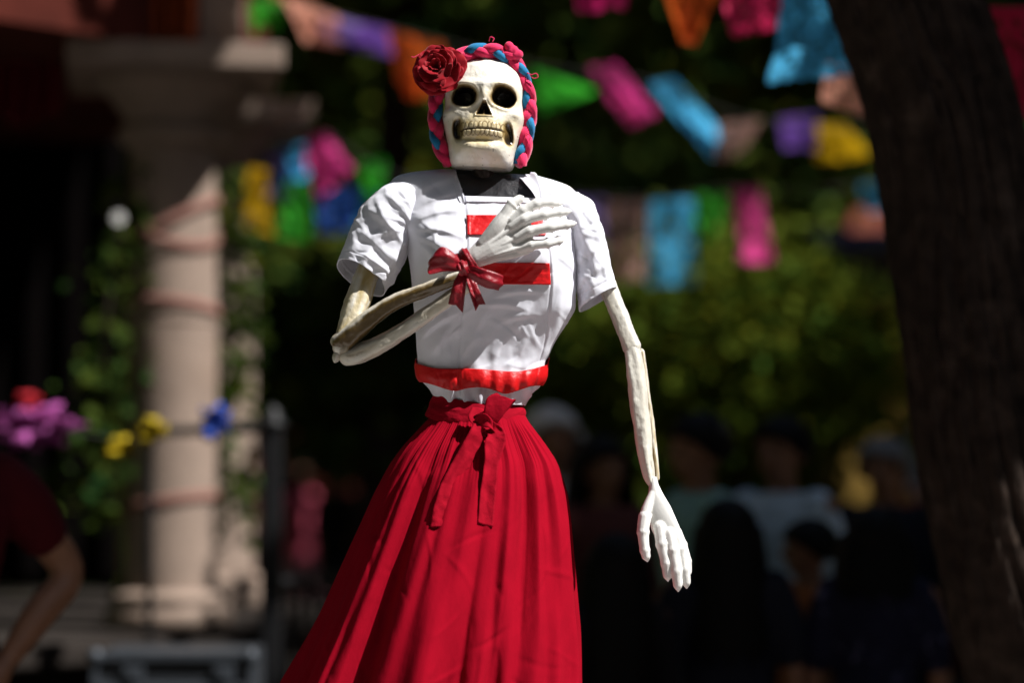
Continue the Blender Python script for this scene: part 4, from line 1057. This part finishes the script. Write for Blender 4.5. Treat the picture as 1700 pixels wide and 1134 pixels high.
# ------------------------------------------------------------------ PEOPLE
M['skin'] = principled("brown_skin", (0.26, 0.12, 0.065), 0.55, 0.4, noise=(25, 0.1))
M['eye'] = principled("dark_eye", (0.02, 0.012, 0.01), 0.2, 0.5)
def cloth(name, c, pat=None): 
    return principled(name, c, 0.85, 0.15, noise=(20, 0.2), bump=[('noise', 14, 0.5, 0.02)], var=pat)
def hair_mat(name, c): return principled(name, c, 0.6, 0.12, noise=(60, 0.4), bump=[('noise', (90, 90, 12), 0.7, 0.006)])
HB, HG, HW = hair_mat("black_hair", (0.004, 0.0035, 0.003)), hair_mat("grey_hair", (0.22, 0.21, 0.20)), hair_mat("white_hair", (0.62, 0.60, 0.56))
def person(x, y, H, heading, top, bottom, hair, style, label, bend=0.0, lean=0.0, stout=1.0, lower='trousers', sleeve_len=.8):
    root = empty("person", (x, y, 0), label, "person", "people in the square")
    root.rotation_euler = (0, 0, heading)
    def ch(o, parent=root):
        o.parent = parent; o.matrix_parent_inverse = Matrix.Identity(4); return o
    A = lambda *q: np.array(q, float) * H
    def jt(s):
        sh = A(.105 * s * stout, 0.005, .815); el = A(.135 * s * stout, .012, .63)
        wr_ = A(.145 * s * stout, -.03, .485) if not bend else A(.10 * s * stout, -.12 - .02 * bend, .63 + .10 * (bend - 1))
        if bend == 2: el, wr_ = A(.185 * s * stout, .03, .68), A(.10 * s * stout, -.05, .56)
        return sh, el, wr_
    def torso(mb, g):
        secs = []
        for z, rx, ry, yo in ((.47, .085, .07, 0), (.52, .093, .075, 0), (.58, .084, .066, 0), (.64, .078, .06, 0), (.70, .088, .066, -.004), (.76, .098, .068, -.006), (.805, .10, .06, 0), (.835, .07, .045, .004), (.85, .035, .034, .006)):
            a = np.linspace(0, 2 * PI, 24, endpoint=False)
            secs.append(np.stack([np.cos(a) * (rx * stout + g), np.sin(a) * (ry * stout + g) + yo, np.full(24, z)], -1) * H)
        mb.loft(secs)
    b = MB(); torso(b, 0)
    hd = MB()
    b.tube([A(0, .008, .82), A(0, .004, .885)], np.array([.036, .032]) * H, 14, 8)
    b.ball(A(0, .004, .945), A(.046, .056, .055)); b.ball(A(0, -.016, .905), A(.033, .034, .036)); b.ball(A(0, -.03, .92), A(.034, .026, .035))
    b.tube([A(0, -.052, .945), A(0, -.065, .925)], np.array([.006, .009]) * H, 8, 6)
    b.tube([A(-.014, -.047, .895), A(.014, -.047, .895)], np.array([.006, .006]) * H, 8, 6); b.tube([A(-.03, -.046, .955), A(.03, -.046, .955)], np.array([.007, .007]) * H, 8, 6)
    for s in (-1, 1):
        b.ball(A(.047 * s, .008, .925), A(.007, .014, .02))
        sh, el, w_ = jt(s)
        b.tube([sh, (sh + el) / 2, el, (el + w_) / 2, w_], np.array([.032, .029, .023, .023, .015]) * H * (1 + (stout - 1) * .7), 12, 24)
        dv = (w_ - el) / np.linalg.norm(w_ - el)
        sd_ = np.array([0, 1.0, 0]) if not bend else np.array([0, 0, 1.0])
        pm_ = w_ + dv * .03 * H
        b.tube([w_, pm_, w_ + dv * .052 * H], np.array([.015, .021, .02]) * H, 10, 10)
        for k_ in range(4):
            o_ = sd_ * (k_ - 1.5) * .0115 * H
            b.tube([w_ + dv * .05 * H + o_, w_ + dv * (.075 + .006 * (k_ in (1, 2))) * H + o_, w_ + dv * (.09 + .01 * (k_ in (1, 2))) * H + o_ - np.array([.006 * s, 0, 0]) * H], np.array([.006, .0058, .005]) * H, 8, 8)
        b.tube([w_ + dv * .02 * H - sd_ * .016 * H, w_ + dv * .045 * H - sd_ * .03 * H, w_ + dv * .062 * H - sd_ * .032 * H], np.array([.008, .0065, .005]) * H, 8, 8)
        b.tube([A(.05 * s, 0, .50), A(.055 * s, -.006, .29), A(.055 * s, .006, .17), A(.055 * s, .012, .045)], np.array([.058, .038, .034, .022]) * H, 12, 24)
        b.tube([A(.055 * s, .02, .022), A(.062 * s, -.075, .016)], np.array([.022, .017]) * H, 10, 8)
    ch(b.build("body", M['skin'], None, remesh=.0065 * H, sm=4))
    for s in (-1, 1):
        e = MB().ball(A(.019 * s, -.046, .940), A(.007, .006, .005), 8, 6); ch(e.build("eye", M['eye']))
    t = MB(); torso(t, .012)
    for s in (-1, 1):
        sh, el, w_ = jt(s)
        e2 = sh + (el - sh) * sleeve_len
        t.tube([sh - A(.015 * s, 0, 0), (sh + e2) / 2, e2], np.array([.043, .041, .036]) * H * (1 + (stout - 1) * .7), 14, 14)
    ch(t.build("top", top, None, remesh=.009 * H, sm=5))
    l = MB()
    if lower == 'skirt':
        secs = []
        for z, r_ in ((.56, .085), (.5, .10), (.4, .115), (.28, .13), (.17, .145)):
            a = np.linspace(0, 2 * PI, 60, endpoint=False)
            k_ = r_ * stout * (1 + .05 * (.56 - z) * 2.5 * np.sin(a * 11))
            secs.append(np.stack([np.cos(a) * k_, np.sin(a) * k_ * .85, np.full(60, z)], -1) * H)
        l.loft(secs); ch(l.build("skirt", bottom, None))
    else:
        a = np.linspace(0, 2 * PI, 24, endpoint=False)
        l.loft([np.stack([np.cos(a) * r_ * stout, np.sin(a) * r2 * stout, np.full(24, z)], -1) * H for z, r_, r2 in ((.46, .098, .08), (.52, .104, .086), (.57, .096, .078))])
        for s in (-1, 1): l.tube([A(.05 * s, 0, .50), A(.055 * s, -.006, .29), A(.055 * s, .006, .17), A(.055 * s, .012, .06)], np.array([.068, .05, .046, .043]) * H, 14, 24)
        ch(l.build("trousers", bottom, None, remesh=.012 * H, sm=4))
    sh_ = MB()
    for s in (-1, 1): sh_.tube([A(.055 * s, .025, .024), A(.062 * s, -.085, .018)], np.array([.027, .021]) * H, 12, 10)
    ch(sh_.build("shoes", M['iron']))
    h = MB()
    n = 26
    th = np.linspace(0.02, PI, n)[:, None]; a = np.linspace(0, 2 * PI, 48, endpoint=False)[None]
    # scalp cap that ends above the brow in front and at the nape behind
    fr = np.clip(-np.sin(a), 0, 1)                     # 1 at the face
    lim = PI * (.62 - .27 * fr ** .7)
    tt_ = np.minimum(th, lim)
    wv = 1 + .03 * n2(np.cos(a) * 3 + 0 * th, np.sin(a) * 3 + 0 * th + th * 2, .6, seed=3)
    v = np.stack([np.sin(tt_) * np.cos(a) * .060 * wv, .008 + np.sin(tt_) * np.sin(a) * .068 * wv, .946 + np.cos(tt_) * .064 * wv], -1) * H
    h.add(v.reshape(-1, 3), [tuple(q) for q in grid_faces(n, 48, True)])
    if style in ('long', 'bob'):
        drop = .24 if style == 'long' else .09
        n2_ = 30
        u_ = np.linspace(0, 1, n2_)[:, None]; a2 = np.linspace(-.45, PI + .45, 40)[None]
        wd = .066 + .045 * u_ - .03 * u_ ** 2
        x_ = np.cos(a2) * wd * (1 + .04 * np.sin(a2 * 23)); y_ = .008 + np.sin(a2) * (.062 + .012 * u_) * (1 + .04 * np.sin(a2 * 19)) + .012 * u_; z_ = .955 - (.05 + drop) * u_ * (1 + .06 * np.sin(a2 * 9))
        h.add((np.stack([x_, y_, z_], -1) * H).reshape(-1, 3), [tuple(q) for q in grid_faces(n2_, 40)])
    ho = ch(h.build("hair", hair, None))
    ho.modifiers.new("s", 'SOLIDIFY').thickness = 0.012
    if style == 'hat':
        k_ = MB().lathe(np.array([(0, 1.03), (.045, 1.028), (.055, 1.01), (.058, .975), (.105, .965), (.108, .96), (.055, .962), (0, .962)]) * H, (0, 0, 0), 36)
        ch(k_.build("hat", HW, None))
    return root
def at(px, ptop, Y):
    q = P(px, ptop, Y); return q.x, q.y, q.z
def stand(px, ptop, Y, heading, *a, **k):
    x_, y_, z_ = at(px, ptop, Y)
    return person(x_, y_, z_ / 1.01, heading, *a, **k)
navy, black = cloth("navy_cloth", (0.012, 0.013, 0.022)), cloth("black_cloth", (0.008, 0.007, 0.009))
jean = cloth("dark_denim", (0.03, 0.035, 0.06))
stand(917, 678, 9.6, 0.3, cloth("cream_shirt", (0.45, 0.42, 0.38)), jean, HW, 'bob', "white-haired person in a cream shirt right of the skeleton's waist")
stand(1002, 728, 9.2, 0.5, cloth("brown_shirt", (0.10, 0.03, 0.025)), jean, HB, 'bob', "dark-haired person in brown beside the white-haired person")
stand(1158, 690, 8.5, -1.2, cloth("teal_shirt", (0.24, 0.40, 0.36)), jean, HB, 'short', "dark-haired person in a teal shirt behind the hanging arm")
stand(1296, 695, 8.8, -0.7, cloth("pale_blue_shirt", (0.62, 0.72, 0.78)), jean, HB, 'short', "person in a pale blue shirt at the middle of the crowd")
stand(1466, 730, 9.4, -0.4, navy, black, HG, 'short', "grey-haired person in a dark top next to the leaning trunk")
stand(1208, 834, 7.6, PI, navy, black, HB, 'long', "person with long black hair seen from behind, below the skeleton's hanging hand", stout=1.1)
stand(1340, 866, 8.0, -1.35, cloth("rust_shirt", (0.32, 0.10, 0.03)), black, HB, 'short', "person in rust brown seen in profile between the two dark-haired women")
pat = cloth("patterned_navy_cloth", (0.012, 0.012, 0.03), [(28, (0.10, 0.10, 0.17), 0.60, 0.66)])
stand(1452, 848, 7.6, PI - 0.2, pat, pat, HB, 'bob', "dark-haired person in a patterned navy dress close to the leaning trunk", stout=1.05, lower='skirt')
stand(1020, 892, 7.4, PI + 0.3, black, black, HB, 'long', "small dark-haired person in black just right of the skirt")
flor = cloth("floral_dark_cloth", (0.016, 0.013, 0.02), [(40, (0.13, 0.10, 0.11), 0.58, 0.64), (33, (0.15, 0.02, 0.03), 0.63, 0.68)])
xl = P(-125, 740, 6.3)
person(xl.x, xl.y, 1.80, 0.35, cloth("red_shirt", (0.06, 0.002, 0.005)), flor, HB, 'bob', "person in a red shirt cut off by the left edge", bend=2, stout=1.15, lower='skirt', sleeve_len=.55)
stand(492, 764, 19.0, 0.8, cloth("pink_shirt", (0.62, 0.10, 0.16)), cloth("pale_pink_cloth", (0.50, 0.26, 0.28)), HB, 'bob', "distant person in a pink top left of the skirt", lower='skirt')
stand(560, 762, 18.0, 2.4, black, jean, HB, 'short', "distant person in black left of the skirt")

# ------------------------------------------------------------------ BUNTING
def paper(name, c): return principled(name, c, 0.7, 0.25, noise=(14, 0.1), transl=0.38, bump=[('noise', 25, 0.4, 0.01)])
PC = {'green': (0.06, 0.55, 0.04), 'peach': (0.85, 0.38, 0.26), 'purple': (0.16, 0.07, 0.36), 'orange': (0.80, 0.13, 0.02), 'pink': (0.85, 0.06, 0.32), 'blue': (0.08, 0.50, 0.85), 'yellow': (0.78, 0.46, 0.01),
      'lavender': (0.28, 0.20, 0.50), 'teal': (0.02, 0.28, 0.32), 'deepblue': (0.04, 0.14, 0.62), 'magenta': (0.62, 0.02, 0.16), 'crimson': (0.50, 0.01, 0.05), 'hotpink': (0.80, 0.03, 0.13), 'dull': (0.36, 0.20, 0.16)}
PM = {k: paper(k + "_tissue_paper", c) for k, c in PC.items()}
M['cord'] = principled("thin_cord", (0.06, 0.055, 0.05), 0.8, 0.2)
CN = {'deepblue': 'deep blue', 'hotpink': 'hot pink', 'dull': 'dull peach'}
def flag(parent, colr, tl, tr, br, bl, Y, seed, amp=0.035, nx=30, ny=34, holes=True, scal=True):
    """one sheet of cut tissue paper; corners measured in the photo, hanging at distance Y"""
    u = np.linspace(0, 1, nx)[None]; t = np.linspace(0, 1, ny)[:, None]
    tl, tr, br, bl = (np.array(P(q[0], q[1], Y + (q[2] if len(q) > 2 else 0))) for q in (tl, tr, br, bl))
    U, T_ = u[..., None], t[..., None]
    p = (tl * (1 - U) + tr * U) * (1 - T_) + (bl * (1 - U) + br * U) * T_
    k = np.linalg.norm(tr - tl)
    w = amp * (np.sin(u * 5 + seed + 2 * t) * .6 + 1.2 * n2(u * 3 + 0 * t, t * 3 + 0 * u, 1, octs=2, seed=seed)) * (0.25 + 0.75 * t)
    p[..., 1] += w
    p[..., 0] += 0.35 * w
    if scal: p[-1, :, 2] -= 0.03 * np.abs(np.sin(np.linspace(0, 1, nx) * PI * 6)) * np.linalg.norm(bl - tl)
    f = grid_faces(ny, nx)
    if holes:
        uc = (np.arange(nx - 1) + .5) / (nx - 1); tc = (np.arange(ny - 1) + .5) / (ny - 1)
        uu, vv = np.meshgrid(uc, tc)
        hole = (np.sin(uu * PI * 9) * np.sin(vv * PI * 10) > .58) & (np.abs(uu - .5) < .44) & (vv > .12) & (vv < .93) & (np.hypot(uu - .5, vv - .5) > .16)
        hole |= (np.abs(np.hypot(uu - .5, (vv - .5) * 1.15) - .22) < .022) & (np.abs(np.sin(np.arctan2(vv - .5, uu - .5) * 4)) > .4)
        f = f[~hole.ravel()]
    o = mesh_obj("paper_flag", p.reshape(-1, 3), f, PM[colr], parent)
    o["label"] = CN.get(colr, colr) + " tissue paper flag"
    return o
def bunting(label, cordpts, flags, amp=0.06):
    p = [np.array(P(*q)) for q in cordpts]
    s = empty("paper_bunting", tuple(p[0]), label, "bunting", "strings of cut paper bunting")
    MB().tube(p, .0025, 6, 60).build("cord", M['cord'], s)
    for i, fl in enumerate(flags): flag(s, *fl, seed=i * 3 + int(cordpts[0][0]) % 7, amp=amp)
    return s
bunting("upper string of tissue flags running behind the skull from green to yellow", [(250, -60, 10.2), (420, 0, 10.2), (560, 25, 10.3), (700, 60, 10.4), (900, 110, 10.5), (1080, 135, 10.6), (1240, 195, 10.8), (1440, 210, 11.2), (1700, 160, 11.6)],
  [('green', (380, -6), (468, -2, .1), (472, 48, .25), (384, 52, .2), 10.2), ('peach', (462, -12), (560, 25), (556, 72, .2), (506, 68, .2), 10.3), ('lavender', (536, 20), (600, 40), (590, 70, .2), (540, 58, .2), 10.35), ('purple', (556, 30), (650, 48), (648, 88, .2), (590, 82, .2), 10.4),
   ('orange', (645, 50), (735, 72), (722, 160, .15), (672, 158, .15), 10.4), ('green', (884, 112), (990, 150), (958, 160, .2), (896, 198, .1), 10.5), ('pink', (978, 112), (1022, 104), (1094, 186, .2), (1042, 206, .2), 10.6),
   ('blue', (1074, 140), (1120, 130), (1198, 222, .25), (1176, 256, .2), 10.7), ('dull', (1190, 206), (1262, 198), (1250, 232, .2), (1196, 268, .2), 10.8), ('purple', (1290, 196), (1358, 190), (1356, 248, .2), (1300, 244, .2), 11.3), ('yellow', (1352, 206), (1400, 206), (1446, 256, .2), (1360, 268, .2), 11.4)])
bunting("nearest string of large tissue flags passing behind the leaning trunk", [(880, -90, 8.4), (1000, -52, 8.2), (1150, -34, 7.9), (1260, -30, 7.6), (1350, -26, 7.3), (1500, -10, 7.1), (1640, 8, 6.9), (1800, 6, 6.7)],
  [('magenta', (950, -70), (1050, -60), (1042, 14, .1), (958, 16, .1), 8.1), ('orange', (1086, -50), (1206, -44), (1152, 68, .1), (1132, 70, .1), 7.9), ('hotpink', (1192, -44), (1306, -40), (1298, 46, .12), (1214, 58, .08), 7.6),
   ('blue', (1300, -40), (1420, -30), (1412, 116, .1), (1276, 138, .05), 7.3), ('peach', (1374, 104), (1440, 112), (1436, 194, .1), (1362, 168, .1), 7.5), ('crimson', (1600, 8), (1740, 12), (1744, 200, .1), (1628, 196, .1), 6.9), ('green', (1640, 196), (1760, 200), (1756, 300, .1), (1650, 300, .1), 7.1)], amp=.03)
bunting("lower string of blurred tissue flags right of the skeleton's shoulder", [(940, 322, 11.6), (1080, 328, 11.5), (1220, 312, 11.4), (1330, 318, 11.6), (1470, 300, 11.8), (1640, 270, 12)],
  [('lavender', (948, 330), (1004, 330), (1004, 420, .1), (958, 420, .1), 11.8), ('dull', (1000, 334), (1076, 334), (1072, 462, .12), (1010, 466, .12), 11.6), ('blue', (1076, 334), (1154, 330), (1152, 466, .1), (1074, 472, .1), 11.4), ('green', (1152, 322), (1210, 322), (1188, 398, .1), (1164, 400, .1), 11.4),
   ('pink', (1212, 314), (1262, 310), (1280, 430, .1), (1230, 436, .1), 11.4), ('blue', (1428, 304), (1470, 302), (1470, 352, .1), (1436, 350, .1), 11.8)])
bunting("cluster of mixed tissue flags beside the second bandstand column", [(412, 282, 10.9), (470, 240, 10.7), (540, 222, 10.6), (600, 262, 10.8), (680, 300, 11)],
  [('yellow', (416, 276), (448, 282), (446, 386, .1), (400, 372, .1), 9.9), ('lavender', (436, 262), (478, 250), (480, 320, .1), (446, 330, .1), 10.8), ('blue', (464, 244), (512, 238), (514, 300, .1), (466, 306, .1), 10.8), ('green', (466, 304), (512, 296), (508, 396, .1), (466, 392, .1), 10.85),
   ('pink', (506, 232), (540, 216), (590, 280, .15), (520, 340, .1), 10.6), ('deepblue', (520, 322), (592, 310), (586, 384, .1), (530, 390, .1), 10.8), ('green', (596, 268), (640, 262), (636, 322, .1), (602, 330, .1), 10.9), ('teal', (596, 322), (636, 318), (630, 376, .1), (600, 378, .1), 10.95)])

# paper bows on a sagging cord in front of the bandstand
def paper_bow(px, py, Y, w, h, rot, colr, label, seed, n=17):
    c = np.array(P(px, py, Y)); k = K * Y
    e = empty("paper_bow", tuple(c), label, "paper bow", "paper bows in front of the bandstand")
    r = np.random.default_rng(seed)
    for i in range(n):
        a0 = 2 * PI * i / n + r.uniform(-.2, .2)
        u = np.linspace(0, 1, 12)[:, None]; q = np.linspace(-1, 1, 11)[None]
        ln = r.uniform(.55, 1.1)
        wd = r.uniform(.14, .26) * np.sin(np.clip(u, 0, 1) * PI * .85 + .2) * (1 + .25 * np.sin(u * 11 + i))
        lx = (u * ln) * math.cos(a0) - q * wd * math.sin(a0); ly = (u * ln) * math.sin(a0) + q * wd * math.cos(a0)
        X_ = lx * w * k; Z_ = ly * h * k
        Yd = -.10 * np.sin(u * 2.4) * r.uniform(.4, 1.2) + .018 * np.sin(q * 9 + i)
        cr_, sr_ = math.cos(rot), math.sin(rot)
        p = np.stack([c[0] + X_ * cr_ - Z_ * sr_, c[1] + Yd + 0 * X_, c[2] + X_ * sr_ + Z_ * cr_], -1)
        o = mesh_obj("petal", p.reshape(-1, 3), grid_faces(12, 11), PM[colr], e); o.modifiers.new("s", 'SOLIDIFY').thickness = .001
PM['orchid'] = paper("orchid_tissue_paper", (0.60, 0.14, 0.48)); PM['lemon'] = paper("lemon_tissue_paper", (0.66, 0.50, 0.02)); PM['royal'] = paper("royal_blue_tissue_paper", (0.06, 0.14, 0.62)); PM['scarlet'] = paper("scarlet_tissue_paper", (0.7, 0.04, 0.06))
lc = [(-60, 690, 8.3), (60, 705, 8.3), (150, 722, 8.3), (235, 728, 8.3), (358, 702, 8.4), (436, 706, 8.6)]
gl = empty("bow_cord", tuple(P(*lc[0])), "thin cord carrying paper bows to the iron post", "cord")
MB().tube([np.array(P(*q)) for q in lc], .003, 6, 50).build("cord", M['cord'], gl)
paper_bow(64, 706, 8.26, 82, 42, 0, 'orchid', "big orchid pink paper bow at the left edge", 1)
paper_bow(52, 668, 8.28, 24, 18, 0, 'scarlet', "small scarlet paper bow on top of the orchid pink one", 2)
paper_bow(258, 716, 8.26, 34, 24, .3, 'lemon', "bright yellow paper bow before the front column", 3)
paper_bow(204, 744, 8.26, 30, 19, .3, 'lemon', "drooping yellow paper bow left of the front column", 4)
paper_bow(358, 702, 8.36, 28, 32, 0, 'royal', "royal blue paper bow between the two columns", 5)

# ------------------------------------------------------------------ things at the bandstand
# iron post and rail
q0 = P(452, 700, 8.8)
rail = empty("iron_railing", (q0.x, q0.y, 0), "black iron post and handrail before the columns", "railing")
MB().box((q0.x, q0.y, .82), (.036, .036, .83)).build("post", M['iron'], rail, False, bevel=.006)
MB().box((q0.x, q0.y, .22), (.055, .055, .24)).build("post_foot", M['iron'], rail, False, bevel=.006)
MB().lathe(np.array([(0, 1.645), (.05, 1.65), (.055, 1.67), (.03, 1.69), (.034, 1.71), (.0, 1.74)]), (q0.x, q0.y, 0), 20).build("finial", M['iron'], rail)
qa, qb = P(446, 711, 8.82), P(250, 717, 8.95)
MB().tube([qa, qb], .019, 10).build("handrail", M['iron'], rail)
MB().tube([P(446, 1052, 8.82), P(250, 1058, 8.95)], .014, 10).build("bottom_rail", M['iron'], rail)
for px in (250,): MB().tube([P(px, 712, 8.95), (P(px, 712, 8.95).x, 8.95, .0)], .013, 8).build("baluster", M['iron'], rail)
for px in (478, 500, 520): MB().tube([P(px, 965, 9.4), (P(px, 965, 9.4).x, 9.4, 0)], .012, 8).build("baluster", M['iron'], rail)
MB().tube([P(452, 968, 8.8), P(560, 960, 9.6)], .02, 8).build("side_rail", M['iron'], rail)
# road case
M['case'] = principled("grey_case_laminate", (0.03, 0.034, 0.04), 0.5, 0.4, noise=(30, 0.2))
M['alu'] = principled("brushed_aluminium", (0.045, 0.052, 0.062), 0.55, 0.35, metallic=0.2, noise=(30, 0.15))
case = empty("road_case", (-1.12, 8.25, 0.0), "grey road case with aluminium edges below the bandstand column", "case")
MB().box((-1.12, 8.25, .47), (.255, .22, .44)).build("body", M['case'], case, False)
for zz in (.905, .80): MB().box((-1.12, 8.025, zz), (.262, .012, .014)).build("edge_trim", M['alu'], case, False, bevel=.003)
for xx in (-1.378, -.862): MB().box((xx, 8.03, .46), (.012, .014, .43)).build("edge_trim", M['alu'], case, False, bevel=.003)
for xx, zz in ((-1.375, .905), (-.865, .905)): MB().ball((xx, 8.025, zz), .028).build("corner_cap", M['alu'], case)
for xx in (-1.25, -.95):
    l = MB().box((xx, 8.018, .845), (.035, .008, .03)).build("latch", M['alu'], case, False, bevel=.004); MB().box((xx, 8.008, .845), (.012, .006, .018)).build("latch_knob", M['alu'], l, False)
case.location.z = -0.022
# cloth hangings, and a black sheet for the dark interior
def hanging(name, label, x0, x1, z0, z1, Y, mat, folds, cat, dY=0.0):
    u = np.linspace(0, 1, 90)[None]; t = np.linspace(0, 1, 30)[:, None]
    p = np.stack([x0 + (x1 - x0) * u + 0 * t, Y + dY * u + .05 * np.sin(u * folds * 2 * PI + n2(u * 3 + 0 * t, t, 1, seed=5)) + 0 * t, z1 + (z0 - z1) * t + .03 * np.sin(u * 9) * t], -1)
    o = mesh_obj(name, p.reshape(-1, 3), grid_faces(30, 90), mat); o.modifiers.new("s", 'SOLIDIFY').thickness = .004
    return tag(o, label, cat)
o1 = P(186, 92, 9.2); o2 = P(322, 92, 9.2)
hanging("orange_drape", "dark orange cloth hung under the bandstand roof", o1.x, o2.x, o1.z, 3.6, 9.2, cloth("orange_cloth", (0.26, 0.045, 0.008)), 5, "drape")
hanging("interior_shade_sheet", "black sheet added for the shade inside the bandstand", -4.6, -1.95, .9, 3.5, 11.75, principled("interior_shade_black", (0.0025, 0.002, 0.002), 1.0, 0.0), 14, "backdrop", dY=.25)  # added sheet, its black stands in for the interior shade
r1, r2 = P(-30, 200, 9.6), P(60, 200, 9.6)
hanging("red_drape", "dark red cloth at the upper left edge of the bandstand", r1.x, r2.x + .1, r1.z, 3.6, 9.6, cloth("dark_red_cloth", (0.12, 0.006, 0.01)), 4, "drape")
# ribbons wound round the front column
M['ribbonpink'] = principled("faded_pink_ribbon", (0.34, 0.17, 0.135), 0.7, 0.2, transl=.3)
cx_, cy_ = KC[0] + 1.83 * math.cos(-PI / 8), KC[1] + 1.83 * math.sin(-PI / 8)
rb = empty("column_ribbon", (cx_, cy_, .9), "faded pink ribbon wound crosswise round the front column", "ribbon")
for s_, z0, z1, ph in ((1, 2.36, 2.56, 0), (-1, 2.37, 2.55, 1), (1, 2.10, 2.16, 2), (1, 1.33, 1.4, 0.5)):
    a = np.linspace(0, 2 * PI, 80)[:, None]; w = np.linspace(-1, 1, 4)[None]
    z = (z0 + z1) / 2 + (z1 - z0) / 2 * s_ * np.cos(a + ph) + w * .018
    p = np.stack([cx_ + .187 * np.cos(a) + 0 * w, cy_ + .187 * np.sin(a) + 0 * w, z], -1)
    mesh_obj("band", p.reshape(-1, 3), grid_faces(80, 4), M['ribbonpink'], rb).modifiers.new("s", 'SOLIDIFY').thickness = .001
# ivy garlands
def garland(label, pts, n, seed, wid=.10, size=.065, c0=(0.035, 0.055, 0.009)):
    p = catmull(np.array([np.array(P(*q)) for q in pts]), 120)
    e = empty("ivy_garland", tuple(p[-1]), label, "garland", "ivy garlands on the bandstand")
    r = np.random.default_rng(seed)
    blobs = [(*p[i], wid, wid, .12) for i in range(0, 120, 6)]
    v, f, c, _ = leaf_cloud(blobs, n, size, seed, c0, nclump=60, clump=.5)
    mesh_obj("leaves", v, f, M['leaf'], e, False, c)
    MB().tube(p, .008, 6).build("stem", M['bark'], e)
garland("ivy garland hanging left of the front column", [(205, 330, 9.3), (195, 420, 9.3), (178, 520, 9.25), (165, 650, 9.3), (150, 760, 9.3), (150, 870, 9.3)], 420, 61)
garland("ivy garland hanging between the two columns", [(395, 340, 10.2), (385, 430, 10.2), (395, 540, 10.2), (378, 640, 10.2), (372, 760, 10.2), (385, 900, 10.2)], 700, 62)
# pale flower specks, shaped to stand for light on the ivy
fl = empty("white_highlight", tuple(P(196, 362, 9.2)), "small white flower in the left ivy garland", "highlight")
for k_ in range(6):
    a0 = k_ * PI / 3; c = np.array(P(196, 362, 9.18))
    MB().ball(c + np.array([.015 * math.cos(a0), 0, .015 * math.sin(a0)]), (.011, .004, .011), 8, 6).build("petal", M['hand'], fl)
